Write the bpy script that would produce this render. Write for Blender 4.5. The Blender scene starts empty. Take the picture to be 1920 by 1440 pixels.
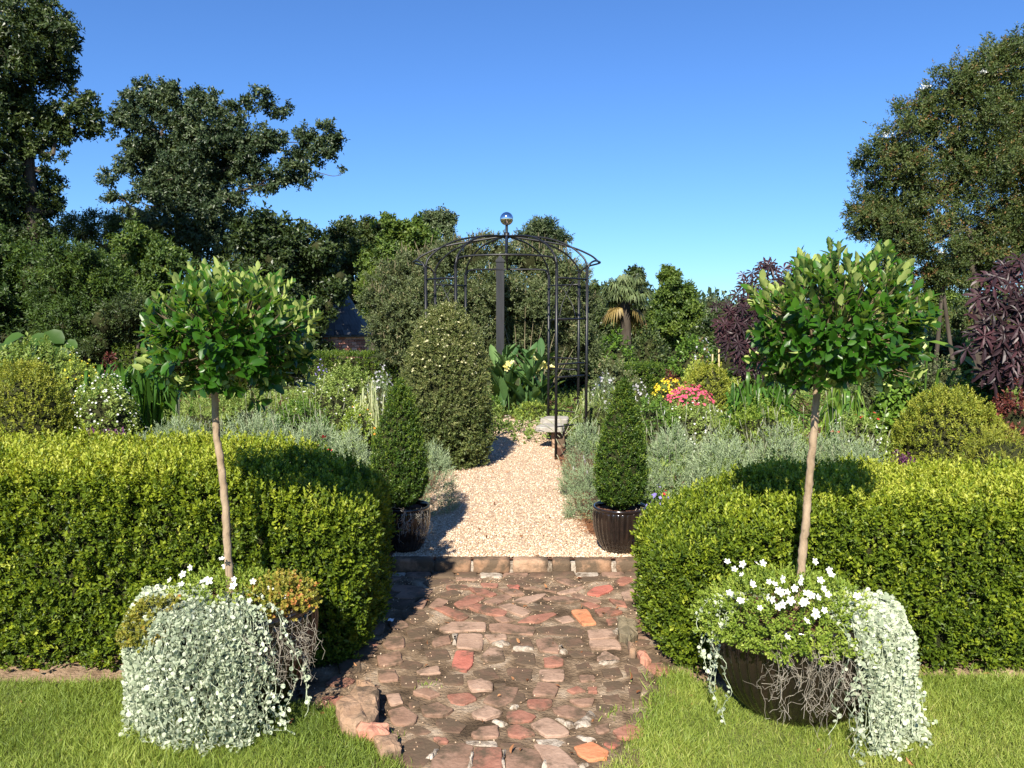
import bpy, math
import numpy as np
from math import sin, cos, tan, radians, pi, atan2, sqrt
rng = np.random.default_rng(11)
SC = bpy.context.scene
COL = SC.collection

# ------------------------------------------------------------------ camera, world, sun, exposure
CAM_H, PITCH, FPX = 1.55, radians(4.25), 1480.0
cam_d = bpy.data.cameras.new("camera")
cam_d.sensor_width = 36.0
cam_d.lens = 36.0 * FPX / 1920.0
cam_d.clip_start, cam_d.clip_end = 0.05, 2000.0
cam = bpy.data.objects.new("camera", cam_d)
COL.objects.link(cam)
cam.location = (0, 0, CAM_H)
cam.rotation_euler = (pi / 2 - PITCH, 0, 0)
SC.camera = cam

SUN_EL, SUN_AZ = radians(39), radians(193)          # sun stands behind the camera, a little to the left
world = bpy.data.worlds.new("World")
SC.world = world
world.use_nodes = True
wn = world.node_tree.nodes; wl = world.node_tree.links
for n in list(wn): wn.remove(n)
wo = wn.new("ShaderNodeOutputWorld"); wb = wn.new("ShaderNodeBackground"); ws = wn.new("ShaderNodeTexSky")
ws.sky_type = 'NISHITA'; ws.sun_disc = False
ws.sun_elevation = SUN_EL; ws.sun_rotation = SUN_AZ
ws.air_density = 1.0; ws.dust_density = 0.2; ws.ozone_density = 3.0; ws.altitude = 0
wg = wn.new("ShaderNodeGamma"); wg.inputs[1].default_value = 1.0; wt = wn.new("ShaderNodeMix"); wt.data_type = 'RGBA'; wt.blend_type = 'MULTIPLY'
wt.inputs[0].default_value = 1.0; wt.inputs[7].default_value = (.47, .73, 1.10, 1); wt.clamp_result = False
wl.new(ws.outputs[0], wg.inputs[0]); wl.new(wg.outputs[0], wt.inputs[6]); wl.new(wt.outputs[2], wb.inputs[0]); wl.new(wb.outputs[0], wo.inputs[0])
wb.inputs[1].default_value = 0.072
sun_d = bpy.data.lights.new("sun", 'SUN'); sun_d.energy = 5.0; sun_d.angle = radians(0.55); sun_d.color = (1.0, 0.93, 0.80)
sun = bpy.data.objects.new("sun", sun_d); COL.objects.link(sun)
from mathutils import Vector, Matrix
sdir = Vector((sin(SUN_AZ) * cos(SUN_EL), cos(SUN_AZ) * cos(SUN_EL), sin(SUN_EL)))
sun.location = sdir * 50
sun.rotation_euler = sdir.to_track_quat('Z', 'Y').to_euler()
SC.view_settings.view_transform = 'Standard'; SC.view_settings.look = 'None'
SC.view_settings.exposure = 1.15; SC.view_settings.gamma = 1.0
SC.view_settings.use_curve_mapping = False
SC.render.engine = 'CYCLES'
SC.cycles.max_bounces = 6; SC.cycles.diffuse_bounces = 3; SC.cycles.transmission_bounces = 4; SC.cycles.transparent_max_bounces = 4

# ------------------------------------------------------------------ surveying helpers
cp, sp_ = cos(PITCH), sin(PITCH)
def ray(px, py):
    u, v = (px - 960) / FPX, (720 - py) / FPX
    return np.array([u, cp + v * sp_, -sp_ + v * cp])
def P(px, py, Y):                    # point of the place at distance Y in front of the camera
    d = ray(px, py); return np.array([0, 0, CAM_H]) + d * (Y / d[1])
def G(px, py, z=0.0):                # point on level ground of height z
    d = ray(px, py); t = (z - CAM_H) / d[2]; return np.array([0, 0, CAM_H]) + d * t
def scl(Y): return Y / FPX

def unit(a):
    return a / np.maximum(np.linalg.norm(a, axis=-1, keepdims=True), 1e-9)
def randdir(n):
    return unit(rng.normal(size=(n, 3)))
def wobble(p, f=1.0, seed=0.0):      # smooth cheap 3D noise in -1..1
    x, y, z = p[..., 0] * f, p[..., 1] * f, p[..., 2] * f
    s = seed
    return (np.sin(1.7 * x + 2.3 * y + s) * np.cos(2.1 * z - 1.3 * x + 2 * s)
            + 0.6 * np.sin(3.9 * y - 2.7 * z + 3 * s) * np.cos(4.3 * x + 1.1 * y)
            + 0.4 * np.sin(8.1 * x + 6.7 * z + s) * np.cos(7.3 * y - 5.9 * z)) / 1.6

# ------------------------------------------------------------------ mesh helpers
def make_mesh(name, V, Fs, mat, tint=None, smooth=False, uv=None):
    V = np.asarray(V, dtype=np.float32)
    groups = [np.asarray(f, dtype=np.int32) for f in (Fs if isinstance(Fs, (list, tuple)) else [Fs]) if len(f)]
    me = bpy.data.meshes.new(name)
    nl = sum(g.size for g in groups); nf = sum(len(g) for g in groups)
    me.vertices.add(len(V)); me.vertices.foreach_set("co", V.ravel())
    me.loops.add(nl); me.polygons.add(nf)
    me.loops.foreach_set("vertex_index", np.concatenate([g.ravel() for g in groups]))
    tot = np.concatenate([np.full(len(g), g.shape[1], dtype=np.int32) for g in groups])
    st = np.concatenate([[0], np.cumsum(tot)[:-1]]).astype(np.int32)
    me.polygons.foreach_set("loop_start", st)
    try: me.polygons.foreach_set("loop_total", tot)
    except Exception: pass
    me.polygons.foreach_set("use_smooth", np.full(nf, bool(smooth)))
    if tint is not None:
        a = me.attributes.new("tint", 'FLOAT', 'POINT'); a.data.foreach_set("value", np.asarray(tint, dtype=np.float32))
    me.update(calc_edges=True)
    if mat: me.materials.append(mat)
    return me
class MB:                            # collects pieces, joined into one mesh
    def __init__(s): s.v = []; s.f = {}; s.t = []; s.n = 0
    def add(s, V, F, t=0.0):
        V = np.asarray(V, dtype=np.float64).reshape(-1, 3)
        for f in (F if isinstance(F, (list, tuple)) else [F]):
            f = np.asarray(f)
            if len(f): s.f.setdefault(f.shape[1], []).append(f + s.n)
        s.v.append(V); s.t.append(np.broadcast_to(np.asarray(t, dtype=np.float64), (len(V),))); s.n += len(V)
        return s
    def arrays(s):
        return np.concatenate(s.v), [np.concatenate(x) for x in s.f.values()], np.concatenate(s.t)
def put(props, o):
    for k, v in props.items():
        if v: o[k] = v
    return o
def thing(name, label, cat, loc=(0, 0, 0), group=None, kind=None):
    o = bpy.data.objects.new(name, None); COL.objects.link(o)
    o.location = tuple(float(c) for c in loc); o.empty_display_size = 0.2
    return put(dict(label=label, category=cat, group=group, kind=kind), o)
def obj(name, mb, mat, parent=None, smooth=False, kind=None, label=None, category=None, group=None):
    V, F, t = mb.arrays() if isinstance(mb, MB) else mb
    V = np.asarray(V, dtype=np.float64)
    q = parent; 
    while q is not None:
        V = V - np.array(q.location); q = q.parent
    me = make_mesh(name, V, F, mat, t, smooth)
    o = bpy.data.objects.new(name, me); COL.objects.link(o)
    if parent is not None: o.parent = parent
    return put(dict(kind=kind, label=label, category=category, group=group), o)
def place(name, me, M, parent, label=None):   # an object of its own that shares mesh data; M in world space
    o = bpy.data.objects.new(name, me); COL.objects.link(o)
    o.parent = parent
    off = np.zeros(3); q = parent
    while q is not None: off += np.array(q.location); q = q.parent
    MM = Matrix(M.tolist()); MM.translation = MM.translation - Vector(off)
    o.matrix_local = MM
    return put(dict(label=label), o)

def tube(pts, rad, n=8, cap=True):
    pts = np.asarray(pts, dtype=np.float64); m = len(pts)
    rad = np.broadcast_to(np.asarray(rad, dtype=np.float64), (m,))
    T = np.gradient(pts, axis=0); T = unit(T)
    ref = np.array([0, 0, 1.0]) if abs(T[0, 2]) < 0.9 else np.array([1.0, 0, 0])
    N = np.zeros_like(pts); B = np.zeros_like(pts); pv = ref
    for i in range(m):
        nn = pv - T[i] * np.dot(pv, T[i]); nn /= max(np.linalg.norm(nn), 1e-9); N[i] = nn; B[i] = np.cross(T[i], nn); pv = nn
    a = np.linspace(0, 2 * pi, n, endpoint=False)
    V = pts[:, None] + rad[:, None, None] * (np.cos(a)[None, :, None] * N[:, None] + np.sin(a)[None, :, None] * B[:, None])
    V = V.reshape(-1, 3)
    i, j = np.meshgrid(np.arange(m - 1), np.arange(n), indexing='ij'); j2 = (j + 1) % n
    F = np.stack([i * n + j, i * n + j2, (i + 1) * n + j2, (i + 1) * n + j], -1).reshape(-1, 4)
    Fs = [F]
    if cap:
        V = np.concatenate([V, pts[:1], pts[-1:]]); k = np.arange(n)
        Fs.append(np.concatenate([np.stack([np.full(n, m * n), (k + 1) % n, k], -1), np.stack([np.full(n, m * n + 1), (m - 1) * n + k, (m - 1) * n + (k + 1) % n], -1)]))
    return V, Fs
def smooth_path(pts, k=8):           # Catmull-Rom
    pts = np.asarray(pts, dtype=np.float64)
    q = np.concatenate([[2 * pts[0] - pts[1]], pts, [2 * pts[-1] - pts[-2]]]); out = []
    for i in range(1, len(q) - 2):
        for s in np.linspace(0, 1, k, endpoint=False):
            a, b, c, d = q[i - 1], q[i], q[i + 1], q[i + 2]
            out.append(0.5 * ((2 * b) + (c - a) * s + (2 * a - 5 * b + 4 * c - d) * s * s + (-a + 3 * b - 3 * c + d) * s ** 3))
    out.append(pts[-1]); return np.array(out)
def box(x0, x1, y0, y1, z0, z1):
    V = np.array([[x, y, z] for z in (z0, z1) for y in (y0, y1) for x in (x0, x1)])
    F = np.array([[0, 2, 3, 1], [4, 5, 7, 6], [0, 1, 5, 4], [2, 6, 7, 3], [0, 4, 6, 2], [1, 3, 7, 5]])
    return V, F
def prism(poly, z0, z1, inset=0.004, dome=0.0):   # irregular slab with softened upper edge
    poly = np.asarray(poly)[:, :2]
    a = 0.5 * np.sum(poly[:, 0] * np.roll(poly[:, 1], -1) - np.roll(poly[:, 0], -1) * poly[:, 1])
    if a < 0: poly = poly[::-1]
    n = len(poly); c = poly.mean(0)
    inn = c + (poly - c) * (1 - inset / np.maximum(np.linalg.norm(poly - c, axis=1, keepdims=True), 0.01))
    inn2 = c + (poly - c) * (1 - 2.6 * inset / np.maximum(np.linalg.norm(poly - c, axis=1, keepdims=True), 0.01))
    ring = lambda q, z: np.column_stack([q, np.full(n, z)])
    h = z1 - z0
    V = np.concatenate([ring(poly, z0), ring(poly, z1 - min(inset, h * .6)), ring(inn, z1 - 0.2 * min(inset, h)), ring(inn2, z1 + dome * .6), [[c[0], c[1], z1 + dome]]])
    k = np.arange(n); k2 = (k + 1) % n; F = []
    for r in range(3): F.append(np.stack([r * n + k, r * n + k2, (r + 1) * n + k2, (r + 1) * n + k], -1))
    return V, [np.concatenate(F), np.stack([3 * n + k, 3 * n + k2, np.full(n, 4 * n)], -1)]
def rough_poly(poly, sub=3, amp=0.004):           # worn outline
    poly = np.asarray(poly)[:, :2]; out = []; n = len(poly)
    c = poly.mean(0)
    for i in range(n):
        a, b, z = poly[i], poly[(i + 1) % n], poly[i - 1]
        cr = a + (c - a) * 0.035     # corner worn a little
        out.append(cr + rng.normal(size=2) * amp * .5)
        for s in range(1, sub):
            q = a + (b - a) * s / sub; out.append(q + rng.normal(size=2) * amp)
    out = np.array(out)
    if sub > 1:                                      # round the corners off
        nx_ = np.roll(out, -1, 0); out = np.stack([out * .82 + nx_ * .18, out * .18 + nx_ * .82], 1).reshape(-1, 2); out = out + (out - out.mean(0)) * .02
    return out
def grid(x0, x1, y0, y1, nx, ny, zf):
    xs, ys = np.linspace(x0, x1, nx), np.linspace(y0, y1, ny)
    X, Y = np.meshgrid(xs, ys); Z = zf(X, Y)
    V = np.stack([X, Y, Z], -1).reshape(-1, 3)
    i, j = np.meshgrid(np.arange(ny - 1), np.arange(nx - 1), indexing='ij')
    F = np.stack([i * nx + j, i * nx + j + 1, (i + 1) * nx + j + 1, (i + 1) * nx + j], -1).reshape(-1, 4)
    return V, F
def lathe(prof, n=48, c=(0, 0, 0), flute=None):   # prof rows (r, z)
    prof = np.asarray(prof, dtype=np.float64); m = len(prof); a = np.linspace(0, 2 * pi, n, endpoint=False)
    R = prof[:, 0][:, None] * np.ones(n)
    if flute: R = R * (1 + flute[0] * np.cos(a * flute[1])[None, :] * prof[:, 2][:, None])
    V = np.stack([R * np.cos(a) + c[0], R * np.sin(a) + c[1], np.repeat(prof[:, 1][:, None], n, 1) + c[2]], -1).reshape(-1, 3)
    i, j = np.meshgrid(np.arange(m - 1), np.arange(n), indexing='ij'); j2 = (j + 1) % n
    return V, np.stack([i * n + j, i * n + j2, (i + 1) * n + j2, (i + 1) * n + j], -1).reshape(-1, 4)
def inpoly(x, y, poly):
    poly = np.asarray(poly)[:, :2]; ins = np.zeros(x.shape, dtype=bool); n = len(poly)
    for i in range(n):
        x1, y1 = poly[i]; x2, y2 = poly[(i + 1) % n]
        cnd = ((y1 > y) != (y2 > y)); t = (x2 - x1) * (y - y1) / (y2 - y1 + 1e-12) + x1
        ins ^= cnd & (x < t)
    return ins
def poly_sheet(poly, z):
    from mathutils.geometry import tessellate_polygon
    pts = [Vector((float(p[0]), float(p[1]), z)) for p in poly]
    tr = tessellate_polygon([pts])
    V = np.array([[p.x, p.y, p.z] for p in pts]); F = np.array([list(t) for t in tr])
    e1 = V[F[:, 1]] - V[F[:, 0]]; e2 = V[F[:, 2]] - V[F[:, 0]]
    fl = np.cross(e1, e2)[:, 2] < 0; F[fl] = F[fl][:, ::-1]
    return V, F

# ------------------------------------------------------------------ leaf templates: rows (verts, faces, tint offset)
def leaf_shape(kind, L, W, fold=0.15, curl=0.0):   # local: x across, y along, z upper side
    if kind == 'diamond':
        V = [[0, 0, 0], [W / 2, L * .52, fold * W], [0, L, -curl * L], [-W / 2, L * .52, fold * W]]
        F = [[0, 1, 2], [0, 2, 3]]
    elif kind == 'oval':
        V = [[0, 0, 0], [W * .36, L * .22, fold * W], [W / 2, L * .52, fold * W - curl * L * .25], [W * .3, L * .83, fold * W * .6 - curl * L * .7], [0, L, -curl * L],
             [-W * .3, L * .83, fold * W * .6 - curl * L * .7], [-W / 2, L * .52, fold * W - curl * L * .25], [-W * .36, L * .22, fold * W], [0, L * .5, -curl * L * .25]]
        F = [[0, 1, 8], [1, 2, 8], [2, 3, 8], [3, 4, 8], [4, 5, 8], [5, 6, 8], [6, 7, 8], [7, 0, 8]]
    elif kind == 'round':
        V = [[0, 0, 0]] + [[W / 2 * sin(a), L / 2 - L / 2 * cos(a), fold * W] for a in np.linspace(0.9, 2 * pi - 0.9, 6)]
        F = [[0, i, i + 1] for i in range(1, 6)]
    elif kind == 'blade':
        V = [[-W / 2, 0, 0], [W / 2, 0, 0], [W * .42, L * .55, -curl * L * .2], [-W * .42, L * .55, -curl * L * .2], [0, L, -curl * L]]
        F = [[0, 1, 2], [0, 2, 3], [3, 2, 4]]
    return np.array(V, dtype=float), np.array(F)
def sprig(n, L, kind, lL, lW, el0, el1, seed, stem=True, jit=0.25, curl=0.05):
    r = np.random.default_rng(seed); Vs = []; Fs = []; Ts = []; k = 0
    for i in range(n):
        t = (i + .5) / n
        az = i * 2.4 + r.uniform(-.4, .4); el = el0 + (el1 - el0) * t + r.normal() * jit
        rad = np.array([cos(az), sin(az), 0]); Z = np.array([0, 0, 1.0])
        a = cos(el) * rad + sin(el) * Z; nn = -sin(el) * rad + cos(el) * Z; w = np.cross(a, nn)
        s = r.uniform(.75, 1.15) * (1.0 if t < .8 else .8)
        V, F = leaf_shape(kind, lL * s, lW * s, curl=curl)
        roll = r.normal() * .35; w2 = w * cos(roll) + nn * sin(roll); n2 = -w * sin(roll) + nn * cos(roll)
        Vw = V[:, :1] * w2 + V[:, 1:2] * a + V[:, 2:] * n2 + Z * t * L
        Vs.append(Vw); Fs.append(F + k); k += len(V); Ts.append(np.full(len(V), r.uniform(-.18, .18) + (t - .5) * .25))
    return np.concatenate(Vs), np.concatenate(Fs), np.concatenate(Ts)
def single(kind, L, W, **kw):
    V, F = leaf_shape(kind, L, W, **kw); V = V[:, [0, 2, 1]] * np.array([1, -1, 1]); return V, F, np.zeros(len(V))
def frames(axis, roll=None, up=None):              # rotation matrices whose local Z is axis
    n = len(axis); Z = unit(axis)
    if up is None: up = randdir(n)
    X = unit(np.cross(up, Z)); Y = np.cross(Z, X)
    return np.stack([X, Y, Z], -1)                 # columns
def scatter(mb, temps, pos, axis, size, tint, up=None):
    n = len(pos); R = frames(axis, up=up); size = np.broadcast_to(size, (n,)); tint = np.broadcast_to(tint, (n,))
    which = rng.integers(0, len(temps), n)
    for k, (V, F, T) in enumerate(temps):
        m = which == k; c = int(m.sum())
        if not c: continue
        W = np.einsum('nij,vj->nvi', R[m], V) * size[m][:, None, None] + pos[m][:, None]
        FF = (F[None] + (np.arange(c) * len(V))[:, None, None]).reshape(-1, F.shape[1])
        TT = np.clip(tint[m][:, None] + T[None], 0, 1).ravel()
        mb.add(W.reshape(-1, 3), FF, TT)
    return mb

# ------------------------------------------------------------------ materials
def new_mat(name):
    m = bpy.data.materials.new(name); m.use_nodes = True
    nt = m.node_tree; [nt.nodes.remove(n) for n in list(nt.nodes)]
    return m, nt.nodes, nt.links
def rgb(c): return (c[0], c[1], c[2], 1)
def ramp_node(N, stops):
    r = N.new("ShaderNodeValToRGB"); e = r.color_ramp.elements
    while len(e) < len(stops): e.new(.5)
    for i, (p, c) in enumerate(stops): e[i].position = p; e[i].color = rgb(c)
    return r
def leaf_mat(name, stops, back=None, rough=.5, transl=.3, spec=.35, noise=3.0, namt=.22, transl_col=None):
    m, N, L = new_mat(name); o = N.new("ShaderNodeOutputMaterial")
    at = N.new("ShaderNodeAttribute"); at.attribute_name = "tint"
    tc = N.new("ShaderNodeTexCoord"); nz = N.new("ShaderNodeTexNoise"); nz.inputs["Scale"].default_value = noise; nz.inputs["Detail"].default_value = 3
    L.new(tc.outputs["Object"], nz.inputs["Vector"])
    ma = N.new("ShaderNodeMath"); ma.operation = 'MULTIPLY_ADD'; ma.inputs[1].default_value = namt * 2
    L.new(nz.outputs[0], ma.inputs[0]); ms = N.new("ShaderNodeMath"); ms.operation = 'SUBTRACT'; ms.inputs[1].default_value = namt
    L.new(at.outputs["Fac"], ms.inputs[0]); L.new(ms.outputs[0], ma.inputs[2])
    if len(stops[0]) == 3: stops = [(0, stops[0]), (1, stops[1])]
    r = ramp_node(N, stops); L.new(ma.outputs[0], r.inputs[0])
    col = r.outputs[0]
    if back:
        g = N.new("ShaderNodeNewGeometry"); mx = N.new("ShaderNodeMix"); mx.data_type = 'RGBA'
        L.new(g.outputs["Backfacing"], mx.inputs[0]); L.new(col, mx.inputs[6]); mx.inputs[7].default_value = rgb(back); col = mx.outputs[2]
    b = N.new("ShaderNodeBsdfPrincipled"); b.inputs["Roughness"].default_value = rough; b.inputs["Specular IOR Level"].default_value = spec
    L.new(col, b.inputs["Base Color"])
    t = N.new("ShaderNodeBsdfTranslucent")
    hs = N.new("ShaderNodeMix"); hs.data_type = 'RGBA'; hs.blend_type = 'MULTIPLY'; hs.inputs[0].default_value = 1.0
    hs.inputs[7].default_value = rgb(transl_col or (1.9, 1.6, .5)); L.new(col, hs.inputs[6]); L.new(hs.outputs[2], t.inputs[0])
    mix = N.new("ShaderNodeMixShader"); mix.inputs[0].default_value = transl
    L.new(b.outputs[0], mix.inputs[1]); L.new(t.outputs[0], mix.inputs[2]); L.new(mix.outputs[0], o.inputs[0])
    return m
def surf_mat(name, stops, scale=8, detail=6, rough=.8, spec=.3, metallic=0, bump=.3, bscale=None, stretch=None, stain=None, tint=False, bdist=.01, distort=0, coat=0):
    m, N, L = new_mat(name); o = N.new("ShaderNodeOutputMaterial"); b = N.new("ShaderNodeBsdfPrincipled")
    tc = N.new("ShaderNodeTexCoord"); mp = N.new("ShaderNodeMapping"); L.new(tc.outputs["Object"], mp.inputs[0])
    if stretch: mp.inputs["Scale"].default_value = stretch
    nz = N.new("ShaderNodeTexNoise"); nz.inputs["Scale"].default_value = scale; nz.inputs["Detail"].default_value = detail; nz.inputs["Roughness"].default_value = .62
    nz.inputs["Distortion"].default_value = distort
    L.new(mp.outputs[0], nz.inputs["Vector"])
    if len(stops) == 2 and len(stops[0]) == 3: stops = [(.3, stops[0]), (.7, stops[1])]
    r = ramp_node(N, stops); fac = nz.outputs[0]
    if tint:
        at = N.new("ShaderNodeAttribute"); at.attribute_name = "tint"; ad = N.new("ShaderNodeMath"); ad.operation = 'ADD'
        L.new(at.outputs["Fac"], ad.inputs[0]); L.new(fac, ad.inputs[1]); sb = N.new("ShaderNodeMath"); sb.operation = 'SUBTRACT'; sb.inputs[1].default_value = .5
        L.new(ad.outputs[0], sb.inputs[0]); fac = sb.outputs[0]
    L.new(fac, r.inputs[0]); col = r.outputs[0]
    if stain:                                        # stain = (colour, scale, low, high)
        n2 = N.new("ShaderNodeTexNoise"); n2.inputs["Scale"].default_value = stain[1]; n2.inputs["Detail"].default_value = 7; n2.inputs["Roughness"].default_value = .65
        L.new(tc.outputs["Object"], n2.inputs["Vector"]); r2 = ramp_node(N, [(stain[2], (0, 0, 0)), (stain[3], (1, 1, 1))]); L.new(n2.outputs[0], r2.inputs[0])
        mx = N.new("ShaderNodeMix"); mx.data_type = 'RGBA'; L.new(r2.outputs[0], mx.inputs[0]); L.new(col, mx.inputs[6]); mx.inputs[7].default_value = rgb(stain[0]); col = mx.outputs[2]
    L.new(col, b.inputs["Base Color"])
    b.inputs["Roughness"].default_value = rough; b.inputs["Specular IOR Level"].default_value = spec; b.inputs["Metallic"].default_value = metallic
    b.inputs["Coat Weight"].default_value = coat
    if bump:
        bn = N.new("ShaderNodeTexNoise"); bn.inputs["Scale"].default_value = bscale or scale * 4; bn.inputs["Detail"].default_value = 6
        L.new(mp.outputs[0], bn.inputs["Vector"]); bp = N.new("ShaderNodeBump"); bp.inputs["Strength"].default_value = bump; bp.inputs["Distance"].default_value = bdist
        L.new(bn.outputs[0], bp.inputs["Height"]); L.new(bp.outputs[0], b.inputs["Normal"])
    L.new(b.outputs[0], o.inputs[0]); return m

M = {}
M['box'] = leaf_mat('boxwood leaf', [(0, (.036, .068, .006)), (.45, (.105, .158, .010)), (.8, (.24, .295, .018)), (1, (.38, .41, .06))], rough=.5, transl=.28, noise=2.2, namt=.16)
M['boxdark'] = leaf_mat('dark boxwood leaf', [(0, (.02, .045, .008)), (.5, (.05, .10, .012)), (1, (.19, .25, .03))], rough=.42, transl=.25, noise=5, namt=.15)
M['boxyellow'] = leaf_mat('yellow green boxwood leaf', [(0, (.06, .09, .01)), (.5, (.16, .20, .018)), (1, (.34, .35, .05))], rough=.5, transl=.28, noise=3, namt=.15)
M['privet'] = leaf_mat('glossy privet leaf', [(0, (.012, .040, .004)), (.5, (.028, .088, .006)), (1, (.07, .16, .012))], back=(.36, .43, .13), rough=.36, transl=.16, spec=.28, noise=6, namt=.12, transl_col=(.9, 1.3, .3))
M['green'] = leaf_mat('fresh green leaf', [(0, (.055, .095, .015)), (.5, (.13, .20, .035)), (1, (.27, .34, .085))], transl=.3, noise=2.5)
M['lush'] = leaf_mat('lush green leaf', [(0, (.025, .055, .01)), (.5, (.06, .125, .016)), (1, (.14, .24, .03))], transl=.3, noise=2.5, rough=.4)
M['grey'] = leaf_mat('grey green lavender leaf', [(0, (.09, .13, .06)), (.5, (.195, .26, .13)), (1, (.35, .42, .25))], transl=.15, rough=.7, spec=.2, transl_col=(1.2, 1.2, .9), noise=3)
M['silver'] = leaf_mat('silver dichondra leaf', [(0, (.22, .27, .17)), (.5, (.42, .47, .33)), (1, (.66, .68, .54))], transl=.18, rough=.65, spec=.25, transl_col=(1.1, 1.15, .9), noise=6)
M['lime'] = leaf_mat('lime leaf', [(0, (.08, .13, .015)), (.5, (.18, .26, .03)), (1, (.36, .42, .08))], transl=.3, noise=5)
M['sedum'] = leaf_mat('bronze green sedum leaf', [(0, (.10, .12, .02)), (.5, (.24, .24, .035)), (.85, (.34, .26, .05)), (1, (.45, .17, .06))], transl=.25, noise=9, namt=.3)
M['dark'] = leaf_mat('dark tree leaf', [(0, (.014, .026, .007)), (.5, (.032, .054, .013)), (1, (.085, .115, .03))], rough=.4, transl=.2, noise=.5, namt=.2)
M['oak'] = leaf_mat('blue green oak leaf', [(0, (.018, .034, .015)), (.5, (.04, .066, .026)), (1, (.10, .13, .055))], rough=.42, transl=.2, noise=.5, namt=.2)
M['olive'] = leaf_mat('olive tree leaf', [(0, (.028, .045, .010)), (.5, (.056, .088, .020)), (.85, (.11, .13, .035)), (1, (.20, .11, .045))], transl=.22, noise=.6, namt=.22)
M['bright'] = leaf_mat('bright green tree leaf', [(0, (.03, .06, .01)), (.5, (.07, .12, .018)), (1, (.15, .2, .03))], transl=.28, noise=.6, namt=.22)  # brighter green than the dark tree leaf
M['vitex'] = leaf_mat('grey green shrub leaf', [(0, (.035, .05, .016)), (.5, (.075, .10, .035)), (.85, (.14, .17, .065)), (1, (.22, .19, .10))], transl=.2, noise=1.0, namt=.2)
M['rose'] = leaf_mat('olive rose leaf', [(0, (.04, .065, .015)), (.5, (.095, .125, .032)), (1, (.21, .22, .08))], transl=.25, noise=2.5, namt=.2)
M['castor'] = leaf_mat('dark purple castor leaf', [(0, (.018, .010, .012)), (.5, (.036, .018, .022)), (1, (.075, .028, .034))], rough=.45, transl=.10, spec=.35, transl_col=(1.6, .7, .7), noise=3)
M['burgundy'] = leaf_mat('burgundy leaf', [(0, (.04, .012, .01)), (.5, (.085, .022, .018)), (1, (.17, .05, .03))], transl=.2, transl_col=(1.6, .7, .5))
M['purple'] = leaf_mat('purple groundcover leaf', [(0, (.04, .012, .03)), (1, (.17, .05, .12))], transl=.2, transl_col=(1.3, .7, 1))
M['canna'] = leaf_mat('canna leaf', [(0, (.04, .09, .03)), (.5, (.075, .15, .045)), (1, (.16, .25, .08))], rough=.35, transl=.3, noise=4)
M['strap'] = leaf_mat('strap leaf', [(0, (.035, .09, .012)), (.5, (.07, .16, .02)), (1, (.18, .27, .04))], rough=.35, transl=.3, noise=4)
M['varieg'] = leaf_mat('variegated blade', [(0, (.16, .22, .08)), (.5, (.32, .37, .18)), (1, (.6, .6, .38))], transl=.25, noise=9)
M['palm'] = leaf_mat('palm leaf', [(0, (.05, .075, .025)), (.5, (.10, .135, .05)), (1, (.20, .23, .10))], transl=.2, noise=1)
M['palmdead'] = leaf_mat('dry palm leaf', [(0, (.14, .10, .03)), (1, (.33, .24, .08))], transl=.2, noise=1)
M['grass'] = leaf_mat('lawn grass blade', [(0, (.09, .14, .02)), (.45, (.20, .275, .042)), (.8, (.34, .39, .085)), (1, (.48, .45, .18))], rough=.55, transl=.35, noise=1.6, namt=.25)
M['moss'] = leaf_mat('spanish moss strand', [(0, (.14, .12, .09)), (1, (.40, .36, .29))], transl=.1, rough=.9, spec=.1, transl_col=(1, 1, .9))
M['straw'] = leaf_mat('pine straw', [(0, (.12, .045, .02)), (1, (.38, .19, .09))], transl=.05, rough=.8, spec=.1, transl_col=(1, 1, .9))
M['drystem'] = leaf_mat('pale dry stem', [(0, (.15, .17, .09)), (1, (.36, .36, .24))], transl=.1, rough=.8)
def petal(n, a, b): M[n] = leaf_mat(n + ' petal', [(0, a), (1, b)], transl=.3, rough=.6, spec=.2, transl_col=(1.1, 1.1, 1.0), noise=5, namt=.1)
petal('white', (.72, .72, .66), (.85, .85, .8)); petal('cream', (.45, .42, .22), (.72, .68, .42)); petal('yellow', (.75, .5, .02), (.85, .68, .06)); petal('paleyellow', (.75, .66, .18), (.85, .8, .4))
petal('pink', (.62, .05, .13), (.82, .14, .26)); petal('red', (.5, .02, .02), (.7, .05, .06)); petal('violet', (.16, .12, .42), (.34, .28, .62)); petal('lilacgrey', (.36, .34, .38), (.62, .6, .62))
petal('orange', (.6, .22, .03), (.75, .35, .06))
M['core'] = surf_mat('dark inner shade core', [(.3, (.022, .030, .010)), (.7, (.050, .048, .022))], scale=30, rough=.95, spec=.05, bump=.8, bdist=.03)  # dark colour of the solid cores that imitate inner shade of the foliage
M['bark'] = surf_mat('grey tree bark', [(.3, (.035, .028, .021)), (.7, (.10, .082, .064))], scale=5, stretch=(1, 1, .2), rough=.95, spec=.1, bump=.8, bdist=.03)
M['barkpale'] = surf_mat('pale young bark', [(.3, (.20, .14, .085)), (.7, (.36, .27, .18))], scale=40, stretch=(1, 1, .35), rough=.85, spec=.2, bump=.5, bdist=.004, stain=((.12, .09, .06), 26, .58, .72))
M['twig'] = surf_mat('thin brown twig', [(.3, (.10, .07, .04)), (.7, (.22, .16, .1))], scale=30, rough=.9, bump=0)
M['soil'] = surf_mat('dry sandy soil', [(.28, (.13, .085, .05)), (.5, (.27, .185, .12)), (.72, (.42, .30, .21))], scale=9, detail=12, rough=.95, spec=.1, bump=1, bscale=60, bdist=.012)
M['mulch'] = surf_mat('brown bark mulch', [(.3, (.06, .028, .018)), (.7, (.19, .10, .065))], scale=25, detail=10, rough=.95, spec=.1, bump=1, bscale=60, bdist=.03)
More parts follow.
